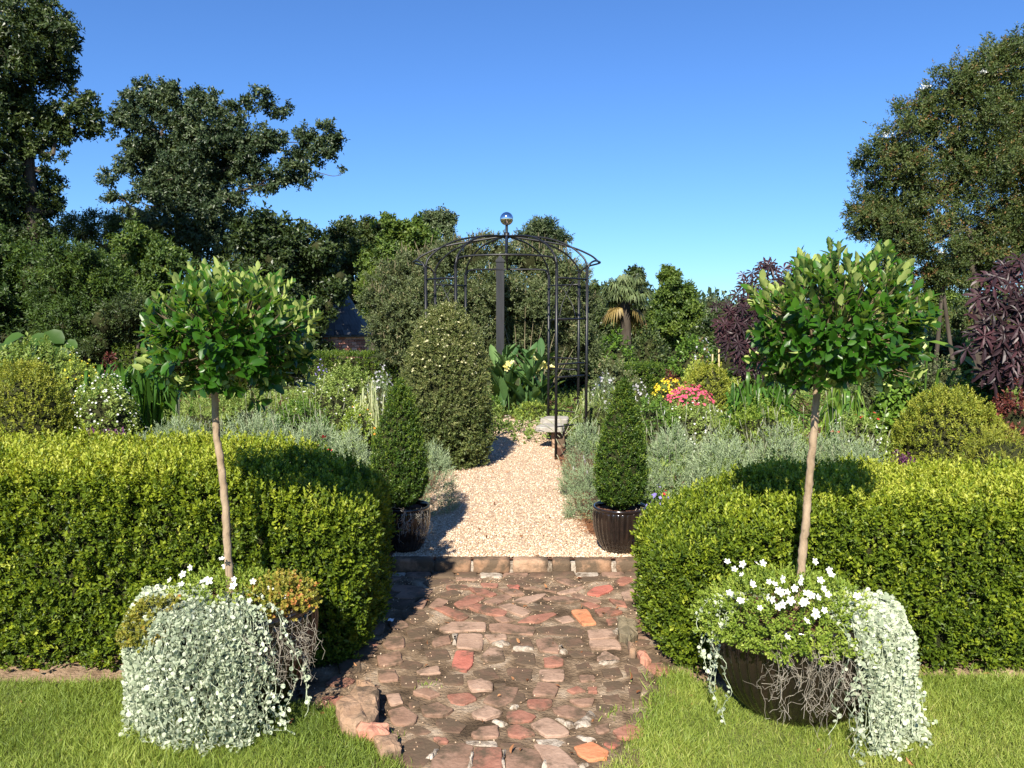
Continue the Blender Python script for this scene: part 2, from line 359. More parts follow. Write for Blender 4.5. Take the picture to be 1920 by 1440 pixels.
M['pathdirt'] = surf_mat('dark dirt and crumbled mortar', [(.28, (.045, .030, .019)), (.42, (.11, .075, .047)), (.54, (.22, .155, .10)), (.70, (.38, .30, .22))], scale=6, detail=14, rough=.95, spec=.1, bump=1, bscale=70, bdist=.012, stain=((.05, .035, .022), 3.2, .50, .66))
M['lawnbase'] = surf_mat('turf soil', [(.3, (.05, .075, .018)), (.7, (.14, .15, .045))], scale=14, rough=.95, spec=.1, bump=.8)
M['meadow'] = surf_mat('far grass', [(.3, (.03, .04, .012)), (.7, (.07, .075, .022))], scale=.8, rough=.95, spec=.1, bump=.5)
M['gravelbase'] = surf_mat('tan gravel bed', [(.30, (.17, .11, .07)), (.48, (.42, .30, .205)), (.62, (.54, .41, .29)), (.78, (.66, .56, .43))], scale=95, detail=5, rough=.9, spec=.2, bump=1, bscale=110, bdist=.012)
M['gravel'] = surf_mat('gravel stone', [(.0, (.27, .17, .10)), (.35, (.48, .34, .225)), (.65, (.60, .47, .335)), (1, (.74, .64, .50))], scale=30, rough=.85, spec=.25, bump=0, tint=True)
M['mortar'] = surf_mat('crumbled lime mortar', [(.3, (.26, .21, .16)), (.7, (.50, .43, .35))], scale=25, rough=.95, bump=1, bscale=90, bdist=.008, stain=((.12, .085, .055), 14, .48, .62))
def brickm(n, a, b, st=.50):
    st -= .06; M[n] = surf_mat(n, [(.3, a), (.7, b)], scale=16, detail=10, rough=.88, spec=.2, bump=.7, bscale=60, bdist=.006, stain=((.10, .070, .045), 9, st, st + .14))
brickm('red brick', (.22, .092, .062), (.33, .16, .11), .54); brickm('orange brick', (.42, .15, .07), (.55, .24, .12), .62); brickm('scarlet brick', (.33, .10, .07), (.45, .16, .115), .55)
brickm('tan brick', (.26, .165, .115), (.38, .255, .185), .56); brickm('purple brick', (.185, .108, .072), (.30, .185, .13), .53); brickm('dark brick', (.085, .052, .034), (.18, .11, .074), .45)
brickm('edge brick', (.20, .115, .065), (.33, .20, .125), .44); brickm('wall brick', (.34, .15, .10), (.50, .25, .17), .60)
M['stone'] = surf_mat('weathered brown stone', [(.3, (.22, .13, .075)), (.7, (.40, .265, .175))], scale=9, detail=10, rough=.9, bump=.9, bscale=35, bdist=.012, stain=((.10, .07, .045), 7, .46, .60))
M['mossystone'] = surf_mat('mossy brown stone', [(.3, (.10, .085, .05)), (.7, (.24, .19, .12))], scale=12, detail=10, rough=.9, bump=.8, bscale=40, bdist=.01)
M['greystone'] = surf_mat('grey limestone', [(.3, (.22, .20, .17)), (.7, (.40, .37, .32))], scale=12, detail=10, rough=.9, bump=.8, bscale=40, bdist=.01)
M['iron'] = surf_mat('black painted iron', [(.3, (.006, .006, .007)), (.7, (.013, .013, .014))], scale=20, rough=.42, spec=.4, bump=.1, bdist=.002)
M['post'] = surf_mat('weathered black wood', [(.3, (.012, .013, .015)), (.7, (.030, .031, .034))], scale=10, stretch=(1, 1, .12), rough=.75, bump=.6, bdist=.006)
M['mirror'] = surf_mat('polished steel', [(.3, (.80, .80, .82)), (.7, (.86, .86, .88))], scale=4, rough=.05, metallic=1, bump=0)
M['glaze'] = surf_mat('black brown pot glaze', [(.3, (.006, .005, .005)), (.7, (.022, .014, .010))], scale=12, rough=.16, spec=.5, bump=.15, bdist=.003, stretch=(1, 1, .3), coat=.25)
M['slate'] = surf_mat('slate', [(.3, (.045, .052, .062)), (.7, (.085, .095, .11))], scale=6, rough=.65, bump=.3)
M['bamboo'] = surf_mat('bamboo cane', [(.3, (.42, .33, .16)), (.7, (.58, .48, .27))], scale=10, rough=.6, bump=.1)
M['paper'] = surf_mat('white paper', [(.3, (.75, .76, .78)), (.7, (.82, .82, .84))], scale=5, rough=.8, bump=0)

# ================================================================== THE SETTING
U = 0.09                                             # height of the upper (gravel) level
YS = 4.80                                            # front face of the step
def g6(X, Y, z=0.0):  return G(660 + X / 2.483, 860 + Y / 2.483, z)
def g7(X, Y, z=0.0):  return G(560 + X / 2.595, 1140 + Y / 2.595, z)

def flat_noise(amp, f, s=0.0):
    return lambda X, Y: amp * wobble(np.stack([X, Y, 0 * X], -1), f, s)
def bumpy_patch(poly, res, z, amp, f=9.0):
    poly = np.asarray(poly)[:, :2]; x0, y0 = poly.min(0); x1, y1 = poly.max(0)
    nx, ny = int((x1 - x0) / res) + 2, int((y1 - y0) / res) + 2
    V, F = grid(x0, x1, y0, y1, nx, ny, flat_noise(amp, f)); V[:, 2] += z
    c = V[F].mean(1); F = F[inpoly(c[:, 0], c[:, 1], poly)]
    used = np.unique(F); mp = -np.ones(len(V), int); mp[used] = np.arange(len(used)); return V[used], mp[F]

obj('ground', MB().add(*poly_sheet([(-60, -60), (60, -60), (60, YS + .05), (-60, YS + .05)], -.012)), M['soil'], kind='structure')
obj('terrain', MB().add(*poly_sheet([(-400, YS + .05), (400, YS + .05), (400, 500), (-400, 500)], U - .012)), M['meadow'], kind='structure')
obj('planting_bed', MB().add(*grid(-14, 14, YS + .06, 17, 120, 60, lambda X, Y: U - .006 + .004 * wobble(np.stack([X, Y, 0 * X], -1), 3))), M['mulch'], kind='structure')
# sandy strip at the feet of the hedges
for s in (-1, 1):
    V, F = grid(min(s * .55, s * 5), max(s * .55, s * 5), 3.0, 4.78, 160, 60, flat_noise(.012, 7, s)); V[:, 2] += .004
    obj('soil_strip', MB().add(V, F), M['soil'], kind='structure', smooth=True)

LP = [G(-420, 1282)[:2], G(0, 1286)[:2], G(130, 1290)[:2], G(250, 1284)[:2], G(420, 1290)[:2], G(600, 1338)[:2], G(655, 1345)[:2], G(690, 1392)[:2], G(738, 1432)[:2], G(775, 1480)[:2]]
RP = [G(1130, 1478)[:2], G(1165, 1418)[:2], G(1215, 1365)[:2], G(1238, 1300)[:2], G(1270, 1272)[:2], G(1320, 1296)[:2], G(1400, 1340)[:2], G(1500, 1370)[:2], G(1640, 1310)[:2], G(1720, 1275)[:2], G(1820, 1280)[:2], G(2350, 1276)[:2]]
LAWN_L = LP + [(-.30, 1.9), (-.34, .5), (-.34, -20), (-50, -20), (-50, 3.3)]
LAWN_R = [(.36, -20), (.36, .5), (.33, 1.9)] + RP + [(50, 3.3), (50, -20)]
lawns = []
for nm, pl in (('lawn', LAWN_L), ('lawn', LAWN_R)):
    lawns.append(obj(nm, MB().add(*poly_sheet(pl, .020)), M['lawnbase'], kind='structure'))
bed_poly = [G(x, y)[:2] for x, y in [(600, 1082), (1240, 1082), (1262, 1200), (1275, 1300), (1240, 1400), (1190, 1500)]] + [(.42, 1.6), (.42, -3), (-.42, -3), (-.42, 1.6)] + [G(x, y)[:2] for x, y in [(700, 1480), (590, 1380), (560, 1300), (590, 1200)]]
path = obj('brick_path', MB().add(*bumpy_patch(bed_poly, .02, .016, .006, 11)), M['pathdirt'], kind='structure', smooth=True)

# ------------------------------------------------------------------ the bricks of the path, one by one
BR = dict(r='red brick', o='orange brick', s='scarlet brick', t='tan brick', p='purple brick', d='dark brick', m='mortar')
paving = [
 ('r', [(440,590),(530,590),(545,605),(450,612)]), ('r', [(545,602),(610,608),(672,632),(640,643),(575,628)]), ('r', [(600,580),(680,583),(675,600),(610,600)]), ('s', [(725,592),(775,592),(775,610),(735,612)]),
 ('t', [(955,625),(1050,600),(1085,598),(1040,622),(975,632)]), ('s', [(1095,630),(1130,602),(1200,592),(1215,610),(1150,640)]), ('t', [(1255,625),(1320,605),(1335,650),(1270,658)]), ('p', [(680,612),(760,610),(800,632),(740,638)]),
 ('r', [(475,675),(560,632),(615,648),(540,695),(500,695)]), ('p', [(612,670),(700,636),(745,647),(670,682)]), ('t', [(748,667),(800,644),(900,630),(885,644),(820,675)]), ('p', [(892,652),(950,643),(1050,652),(1056,665),(960,676)]),
 ('p', [(1020,634),(1060,627),(1160,667),(1120,674)]), ('p', [(355,690),(400,652),(448,664),(400,700)]), ('r', [(540,692),(590,680),(720,715),(700,735),(610,722)]), ('t', [(680,689),(740,677),(835,715),(790,735)]),
 ('d', [(810,690),(900,679),(948,700),(900,714)]), ('r', [(1064,673),(1110,670),(1160,688),(1110,698)]), ('r', [(1195,655),(1270,670),(1280,695),(1225,685)]), ('r', [(1132,707),(1200,694),(1258,715),(1200,733),(1150,728)]),
 ('r', [(385,702),(430,690),(545,735),(500,755)]), ('d', [(540,746),(590,728),(630,745),(600,758)]), ('p', [(660,741),(700,735),(760,754),(700,764)]), ('r', [(775,764),(830,734),(930,718),(950,726),(870,763)]),
 ('o', [(1020,714),(1090,706),(1135,770),(1075,775)]), ('t', [(944,745),(1010,732),(1036,756),(980,768)]), ('r', [(1184,750),(1230,742),(1238,770),(1192,775)]),
 ('t', [(412,792),(470,764),(615,767),(616,799),(430,811)]), ('p', [(642,774),(690,768),(845,787),(838,820),(652,806)]), ('d', [(868,787),(1000,777),(1082,800),(1068,826),(882,813)]), ('t', [(1097,805),(1210,797),(1228,838),(1108,846)]), ('t', [(1108,852),(1230,846),(1250,888),(1115,884)]),
 ('p', [(375,840),(450,822),(463,858),(385,878)]), ('t', [(502,820),(606,822),(603,890),(492,880)]), ('t', [(617,825),(710,820),(718,842),(642,856)]), ('d', [(742,835),(820,832),(843,868),(835,886),(747,873)]),
 ('p', [(857,845),(930,834),(968,880),(958,903),(872,893)]), ('d', [(987,832),(1058,832),(1086,868),(1002,878)]), ('d', [(335,892),(440,887),(458,928),(362,943)]), ('s', [(485,900),(565,900),(555,960),(530,992),(465,980)]),
 ('t', [(602,930),(637,880),(698,890),(713,940),(642,948)]), ('d', [(747,897),(848,905),(848,963),(762,950)]), ('r', [(892,932),(940,922),(986,940),(978,965),(897,965)]), ('d', [(1007,897),(1110,892),(1133,915),(1032,923)]),
 ('t', [(1142,925),(1177,897),(1243,930),(1238,943),(1147,943)]), ('d', [(1032,960),(1100,947),(1118,980),(1052,983)]), ('t', [(302,990),(400,967),(413,1000),(322,1008)]), ('t', [(872,985),(985,982),(980,1035),(882,1030)]),
 ('d', [(562,988),(650,972),(688,1018),(602,1036)]), ('d', [(722,972),(840,980),(828,1038),(742,1036)]), ('t', [(540,1040),(600,1030),(655,1050),(650,1082),(560,1082)]), ('d', [(422,1010),(518,1002),(518,1048),(432,1048)]),
 ('p', [(612,1130),(690,1067),(775,1070),(740,1130),(690,1158)]), ('p', [(847,1080),(870,1047),(963,1055),(940,1110),(852,1103)]), ('r', [(444,1100),(540,1092),(578,1120),(520,1148),(462,1140)]), ('r', [(1002,1080),(1050,1062),(1088,1088),(1032,1094)]),
 ('r', [(1097,1070),(1140,1067),(1143,1090),(1102,1092)]), ('r', [(822,1125),(930,1122),(933,1150),(880,1173),(827,1158)]), ('p', [(1012,1125),(1130,1117),(1118,1150),(1052,1148)]), ('p', [(282,1090),(350,1072),(408,1100),(362,1118)]),
 ('p', [(322,1160),(400,1142),(468,1170),(420,1198),(342,1198)]), ('t', [(162,1100),(220,1097),(238,1140),(182,1148)]), ('t', [(558,1190),(620,1155),(690,1180),(685,1195),(625,1218),(580,1210)]), ('r', [(722,1187),(780,1174),(856,1200),(820,1226),(732,1223)]),
 ('p', [(932,1165),(1000,1152),(1088,1180),(1083,1203),(1040,1215),(962,1198)]), ('t', [(837,1242),(900,1214),(943,1222),(1008,1275),(970,1296),(902,1295)]), ('p', [(557,1290),(592,1257),(678,1247),(676,1303),(572,1300)]), ('r', [(717,1262),(770,1242),(853,1285),(780,1303),(727,1288)]),
 ('d', [(982,1310),(1040,1287),(1133,1305),(1080,1338),(1002,1333)]), ('d', [(212,1370),(260,1312),(340,1302),(403,1340),(360,1398),(310,1433),(242,1420)]), ('p', [(365,1440),(420,1347),(500,1327),(563,1345),(545,1445),(450,1470)]), ('r', [(575,1352),(690,1352),(697,1440),(690,1490),(568,1490)]),
 ('d', [(690,1327),(760,1320),(800,1335),(780,1352),(700,1348)]), ('p', [(722,1362),(800,1352),(878,1372),(880,1440),(860,1480),(726,1480)]), ('t', [(852,1337),(960,1350),(1045,1430),(1050,1475),(935,1475)]), ('o', [(1037,1345),(1120,1327),(1190,1365),(1180,1400),(1100,1408),(1052,1378)]),
 ('s', [(1172,1330),(1220,1307),(1258,1325),(1220,1348)]), ('r', [(1217,1270),(1280,1242),(1368,1265),(1330,1303),(1242,1298)]), ('d', [(1292,1195),(1340,1177),(1408,1190),(1390,1218),(1312,1223)]), ('d', [(232,1250),(310,1242),(368,1270),(300,1288)]),
 ('r', [(382,1300),(440,1302),(448,1323),(402,1328)]), ('m', [(502,1312),(600,1310),(680,1315),(670,1340),(562,1333)]), ('m', [(860,1305),(950,1302),(1010,1330),(960,1345),(870,1325)]),
 ('p', [(175,600),(240,590),(330,600),(300,620),(200,620)]), ('p', [(200,650),(270,602),(370,620),(350,645),(260,655)]), ('d', [(150,690),(230,652),(300,655),(240,700)]), ('p', [(280,690),(330,652),(352,660),(332,700)]),
 ('d', [(230,722),(330,704),(358,740),(280,768)]), ('p', [(170,762),(222,742),(262,780),(190,798)]), ('d', [(252,800),(340,782),(348,828),(270,838)]), ('p', [(150,842),(236,832),(242,878),(160,888)]), ('d', [(252,862),(322,852),(322,888),(270,898)]),
 ('p', [(120,922),(220,902),(238,948),(130,968)]), ('d', [(240,935),(330,955),(300,985),(230,975)]), ('p', [(120,990),(200,985),(215,1030),(130,1040)]), ('d', [(225,1010),(300,1015),(300,1060),(230,1062)]), ('d', [(600,1095),(560,1120),(575,1090)]),
 ('d', [(1160,980),(1240,970),(1260,1010),(1180,1020)]), ('p', [(1060,1010),(1120,1008),(1130,1035),(1070,1038)]), ('d', [(1170,1040),(1250,1035),(1270,1075),(1190,1080)]), ('d', [(1170,1100),(1240,1095),(1260,1130),(1180,1135)]), ('d', [(1270,960),(1330,975),(1340,1020),(1280,1010)]),
 ('d', [(700,1100),(790,1085),(810,1120),(760,1145)]), ('d', [(260,1135),(310,1125),(312,1150),(270,1165)]), ('d', [(1140,1140),(1220,1150),(1210,1180),(1150,1185)]), ('p', [(1130,1250),(1190,1230),(1200,1262),(1150,1280)]), ('d', [(390,1215),(470,1210),(530,1235),(500,1275),(410,1270)]),
 ('d', [(660,1045),(715,1045),(710,1058),(670,1064)]), ('p', [(170,1180),(240,1160),(300,1200),(290,1235),(200,1240)]), ('p', [(950,625),(900,615),(800,605),(850,600)]), ('d', [(1290,1050),(1350,1060),(1340,1120),(1290,1110)]),
]
mortars = [[(642,860),(700,840),(738,860),(690,873)], [(745,878),(830,876),(842,890),(760,889)], [(652,1222),(700,1214),(733,1232),(690,1243)], [(1030,1240),(1100,1172),(1138,1190),(1110,1238),(1050,1256)], [(947,1212),(990,1214),(1040,1242),(1010,1256)],
 [(1147,946),(1250,945),(1250,955),(1152,958)], [(737,1151),(778,1149),(773,1164),(742,1164)], [(378,1362),(402,1352),(375,1398),(357,1398)], [(470,815),(492,812),(486,868),(468,862)], [(970,868),(1000,900),(985,905),(962,885)], [(546,1390),(566,1360),(566,1440),(540,1445)], [(700,1352),(714,1352),(716,1440),(702,1440)],
 [(1100,1330),(1040,1300),(1060,1290),(1140,1310)], [(1195,812),(1240,790),(1250,800),(1215,830)], [(882,1370),(900,1385),(925,1440),(890,1440)], [(1060,1410),(1100,1420),(1080,1440),(1050,1435)]]
taken = []
for k, pl in paving:
    q = np.array([g6(x, y, .02)[:2] for x, y in pl]); q = q.mean(0) + (q - q.mean(0)) * 1.07; taken.append(q)
    h = {'d': .0205, 'm': .019}.get(k, rng.uniform(.023, .029))
    obj('brick', MB().add(*prism(rough_poly(q, 3, .003), -.01, h, .003, .0008)), M[BR[k]], path)
for pl in mortars:
    q = np.array([g6(x, y, .02)[:2] for x, y in pl])
    taken.append(q)
    obj('mortar_lump', MB().add(*prism(rough_poly(q, 4, .006), -.01, rng.uniform(.022, .03), .006, .004)), M['mortar'], path, smooth=True)
# worn, dirt covered bricks in the gaps between
tries = 0; made = 0
while tries < 1500 and made < 90:
    tries += 1; y0 = rng.uniform(2.35, 4.7); x0 = rng.uniform(-.75, .72); a = rng.normal() * .25 + (pi / 2 if rng.random() < .3 else 0) + (.6 if y0 > 4.1 else 0); L_, W_ = rng.uniform(.10, .19), rng.uniform(.075, .10)
    R_ = np.array([[cos(a), -sin(a)], [sin(a), cos(a)]]); q = (np.array([(-L_, -W_), (L_, -W_), (L_, W_), (-L_, W_)]) / 2) @ R_.T + [x0, y0]
    tst = np.array([q[0] * (1 - u) * (1 - v) + q[1] * u * (1 - v) + q[2] * u * v + q[3] * (1 - u) * v for u in (0, .25, .5, .75, 1) for v in (0, .5, 1)])
    if not inpoly(tst[:, 0], tst[:, 1], bed_poly).all() or any(inpoly(tst[:, 0], tst[:, 1], t_).any() for t_ in taken): continue
    if abs(x0) > .62 and y0 < 4.0 and rng.random() < .5: continue
    taken.append(q); made += 1; k = 'ddprt'[rng.choice(5, p=[.3, .25, .25, .12, .08])]
    obj('brick', MB().add(*prism(rough_poly(q, 3, .005), -.01, rng.uniform(.0195, .026), .003, .001)), M[BR[k]], path)
# bricks of the path out of the frame, below the camera
for j in range(8):
    for i in range(4):
        y0 = 2.42 - j * .125; x0 = -.36 + i * .17 + (.06 if j % 2 else 0) + rng.normal() * .006
        q = np.array([(x0, y0 - .1), (x0 + .155, y0 - .1), (x0 + .155, y0), (x0, y0)]) + rng.normal(size=(4, 2)) * .005
        k = 'rtpdo'[rng.choice(5, p=[.3, .2, .25, .2, .05])]
        obj('brick', MB().add(*prism(rough_poly(q, 3, .003), -.01, rng.uniform(.022, .034), .003, .001)), M[BR[k]], path)
# crumbs, pebbles and dry bits lying in the joints
mb = MB(); n = 1500
oct_ = (np.array([[1, 0, 0], [-1, 0, 0], [0, 1, 0], [0, -1, 0], [0, 0, .7], [0, 0, -.7]], float) * .5, np.array([[0, 2, 4], [2, 1, 4], [1, 3, 4], [3, 0, 4], [2, 0, 5], [1, 2, 5], [3, 1, 5], [0, 3, 5]]), np.zeros(6))
bp = np.array(bed_poly); x = rng.uniform(-.9, .85, n * 2); y = rng.uniform(2.3, 4.78, n * 2)
y = np.where(rng.random(n * 2) < .4, 4.78 - np.abs(rng.normal(size=n * 2)) * .25, y)
m = inpoly(x, y, bp); pos = np.stack([x, y, np.full_like(x, .022)], -1)[m][:n]
scatter(mb, [oct_], pos, randdir(len(pos)), rng.uniform(.004, .014, len(pos)) * rng.uniform(.6, 1, len(pos)), rng.uniform(.0, .55, len(pos)))
obj('pebbles', mb, M['gravel'], path, kind='stuff')

# ------------------------------------------------------------------ gravel path
gpts = [(640, 1052), (735, 1047), (770, 1000), (800, 930), (835, 880), (850, 850), (840, 815), (850, 790), (930, 784), (1012, 785), (1030, 815), (1046, 856), (1062, 910), (1085, 960), (1105, 1000), (1180, 1040), (1230, 1052)]
gp = np.array([G(x, y, U)[:2] for x, y in gpts]); gp[0, 1] = gp[-1, 1] = gp[1, 1] = YS + .09; gp = np.vstack([gp, [[.9, YS + .09], [-.95, YS + .09]]])
V, F = bumpy_patch(gp, .03, U, .004, 8)
gravel = obj('gravel_path', MB().add(V, F), M['gravelbase'], kind='structure', smooth=True)
n = 26000; y = YS + .08 + (gp[:, 1].max() - YS) * rng.random(n * 3) ** 1.6; x = rng.uniform(-1.2, 1.0, n * 3)
m = inpoly(x, y, gp); pos = np.stack([x, y, U + rng.uniform(0, .006, len(x))], -1)[m][:n]
mb = MB(); scatter(mb, [oct_], pos, unit(randdir(len(pos)) + [0, 0, 1.2]), rng.uniform(.007, .017, len(pos)), rng.random(len(pos)))
obj('gravel_stones', mb, M['gravel'], gravel, kind='stuff')

# ------------------------------------------------------------------ the step: a row of old bricks on edge
step = obj('brick_step', MB().add(*box(-1.0, 1.05, YS + .012, YS + .10, -.01, U - .012)), M['mortar'], kind='structure')
def rounded_block(x0, x1, y0, y1, z0, z1, seed, r=.018, amp=.006, nx=9, ny=6, nz=6):
    V, F = box_grid(nx, ny, nz); c = np.array([(x0 + x1) / 2, (y0 + y1) / 2, (z0 + z1) / 2]); h = np.array([x1 - x0, y1 - y0, z1 - z0]) / 2
    p = V * h; inner = np.clip(p, -(h - r), h - r); d = p - inner; L = np.linalg.norm(d, axis=1, keepdims=True)
    p = inner + np.where(L > 0, d / np.maximum(L, 1e-9) * r, 0)
    p += unit(p) * (wobble(p + seed * 3.1, 22, seed)[:, None] * amp + wobble(p + seed, 60, seed)[:, None] * amp * .35)
    return p + c, F
def box_grid(nx, ny, nz):
    Vs = []; Fs = []; k = 0
    def face(a, b, fn, flip):
        nonlocal k
        u, v = np.meshgrid(np.linspace(-1, 1, a), np.linspace(-1, 1, b)); Vs.append(np.array(fn(u.ravel(), v.ravel())).T)
        i, j = np.meshgrid(np.arange(b - 1), np.arange(a - 1), indexing='ij')
        f = np.stack([i * a + j, i * a + j + 1, (i + 1) * a + j + 1, (i + 1) * a + j], -1).reshape(-1, 4)
        Fs.append((f[:, ::-1] if flip else f) + k); k += a * b
    o = lambda u, s: np.full_like(u, s)
    face(nx, ny, lambda u, v: (u, v, o(u, 1)), False); face(nx, ny, lambda u, v: (u, v, o(u, -1)), True)
    face(nx, nz, lambda u, v: (u, o(u, -1), v), False); face(nx, nz, lambda u, v: (u, o(u, 1), v), True)
    face(ny, nz, lambda u, v: (o(u, 1), u, v), False); face(ny, nz, lambda u, v: (o(u, -1), u, v), True)
    V = np.concatenate(Vs); F = np.concatenate(Fs)
    key = np.round(V, 5); _, idx, inv = np.unique(key, axis=0, return_index=True, return_inverse=True)
    return V[idx], inv.ravel()[F]
X6 = lambda X: (660 + X / 2.483 - 960) / FPX * (YS * cp + .1)
for i, (a, b) in enumerate([(-20, 165), (175, 375), (382, 553), (562, 735), (748, 915), (932, 1022), (1040, 1213), (1232, 1400), (1410, 1500)]):
    V, F = rounded_block(X6(a), X6(b), YS - .004 + rng.normal() * .004, YS + .105, .004 + rng.uniform(0, .006), U + .004 + rng.normal() * .003, i + 1.0)
    obj('brick', MB().add(V, F), M[['edge brick', 'edge brick', 'edge brick', 'edge brick', 'stone'][i % 5]], step, smooth=True)
for i in range(13):
    x0 = -.95 + i * .15; q = np.array([(x0, YS - .1), (x0 + .14, YS - .1), (x0 + .14, YS - .005), (x0, YS - .005)]) + rng.normal(size=(4, 2)) * .006
    obj('brick', MB().add(*prism(rough_poly(q, 3, .004), -.01, .027 + rng.uniform(-.004, .004), .006, .002)), M[['dark brick', 'mortar', 'purple brick', 'dark brick'][i % 4]], step, smooth=True)

# ------------------------------------------------------------------ rough stones that edge the path
def stone(pl, fn, z0, z1, mat, label, nm='edging_stone', dome=.012):
    q = np.array([fn(x, y, z1)[:2] for x, y in pl]); c = q.mean(0)
    q = rough_poly(q, 3, .007)
    V, F = prism(q, z0, z1, .007, dome * .6)
    V[:, 2] += np.where(V[:, 2] > (z0 + z1) / 2, wobble(V * 1.0, 14, 1) * .012, 0)
    root = thing(nm, label, 'stone', (c[0], c[1], 0), 'rough stones edging the brick path')
    V += wobble(V, 45, 2)[:, None] * .003
    obj('block', MB().add(V, F), mat, root)
stone([(185, 450), (270, 388), (388, 382), (392, 425), (384, 520), (335, 548), (250, 552), (190, 505)], g7, -.01, .085, M['stone'], 'largest flat orange brown edging stone left of the brick path by the lawn')
stone([(262, 548), (350, 528), (442, 560), (444, 588), (372, 602), (290, 590)], g7, -.01, .07, M['wall brick'], 'pinkish broken edging stone between the big flat stone and the lawn corner')
stone([(365, 625), (455, 592), (503, 655), (475, 692), (400, 702)], g7, -.01, .055, M['stone'], 'lowest rust brown edging stone where the left lawn meets the brick path')
stone([(275, 340), (352, 332), (368, 372), (300, 386)], g7, -.01, .08, M['stone'], 'small edging stone half in shade behind the big flat stone by the left hedge')
stone([(1552, 45), (1640, 50), (1650, 95), (1606, 160), (1560, 105)], g7, -.01, .06, M['mossystone'], 'mossy brown edging stone under the end of the right hedge')
stone([(1650, 195), (1702, 212), (1706, 252), (1660, 243)], g7, -.01, .05, M['wall brick'], 'small red broken stone under the right hedge beside the path')
stone([(1600, 150), (1640, 170), (1650, 215), (1610, 205)], g7, -.01, .06, M['stone'], 'narrow brown edging stone between the mossy one and the small red one')

# a scrap of white paper on the shaded bricks
root = thing('paper_scrap', 'small crumpled white paper scrap on the shaded bricks beside the left hedge', 'litter', G(733, 1162, .03))
V, F = grid(-.014, .014, -.02, .02, 5, 6, flat_noise(.006, 90)); V += G(733, 1162, .045)
obj('paper', MB().add(V, F), M['paper'], root)

# ------------------------------------------------------------------ templates of twigs
T_box = [sprig(8, .045, 'diamond', .019, .011, .35, 1.15, s) for s in range(5)]
T_shoot = [sprig(9, .075, 'diamond', .019, .012, .6, 1.25, 400 + s) for s in range(4)]
T_med = [sprig(7, .06, 'diamond', .034, .019, .2, 1.0, 20 + s) for s in range(5)]
T_fine = [sprig(9, .08, 'diamond', .032, .005, .7, 1.25, 40 + s) for s in range(5)]
T_tree = [sprig(7, .20, 'diamond', .12, .062, .0, .9, 60 + s, jit=.5) for s in range(6)]
T_treefine = [sprig(10, .24, 'diamond', .085, .034, .1, .9, 80 + s, jit=.4) for s in range(6)]
T_big = [sprig(5, .06, 'oval', .075, .055, .0, .8, 100 + s, jit=.4, curl=.15) for s in range(5)]
def flower_tpl(n, R, cup=.35, seed=0):
    V = [[0, 0, 0]]; F = []
    for i in range(n):
        a = 2 * pi * i / n; d = pi / n * .9; k = len(V)
        V += [[R * .62 * cos(a - d), R * .62 * sin(a - d), R * cup * .5], [R * cos(a - d * .35), R * sin(a - d * .35), R * cup], [R * cos(a + d * .35), R * sin(a + d * .35), R * cup * .9], [R * .62 * cos(a + d), R * .62 * sin(a + d), R * cup * .5]]
        F += [[0, k, k + 1], [0, k + 1, k + 2], [0, k + 2, k + 3]]
    return np.array(V), np.array(F), np.zeros(len(V))
T_flower = [flower_tpl(5, .5)]
T_floret = [flower_tpl(4, .5, .2)]

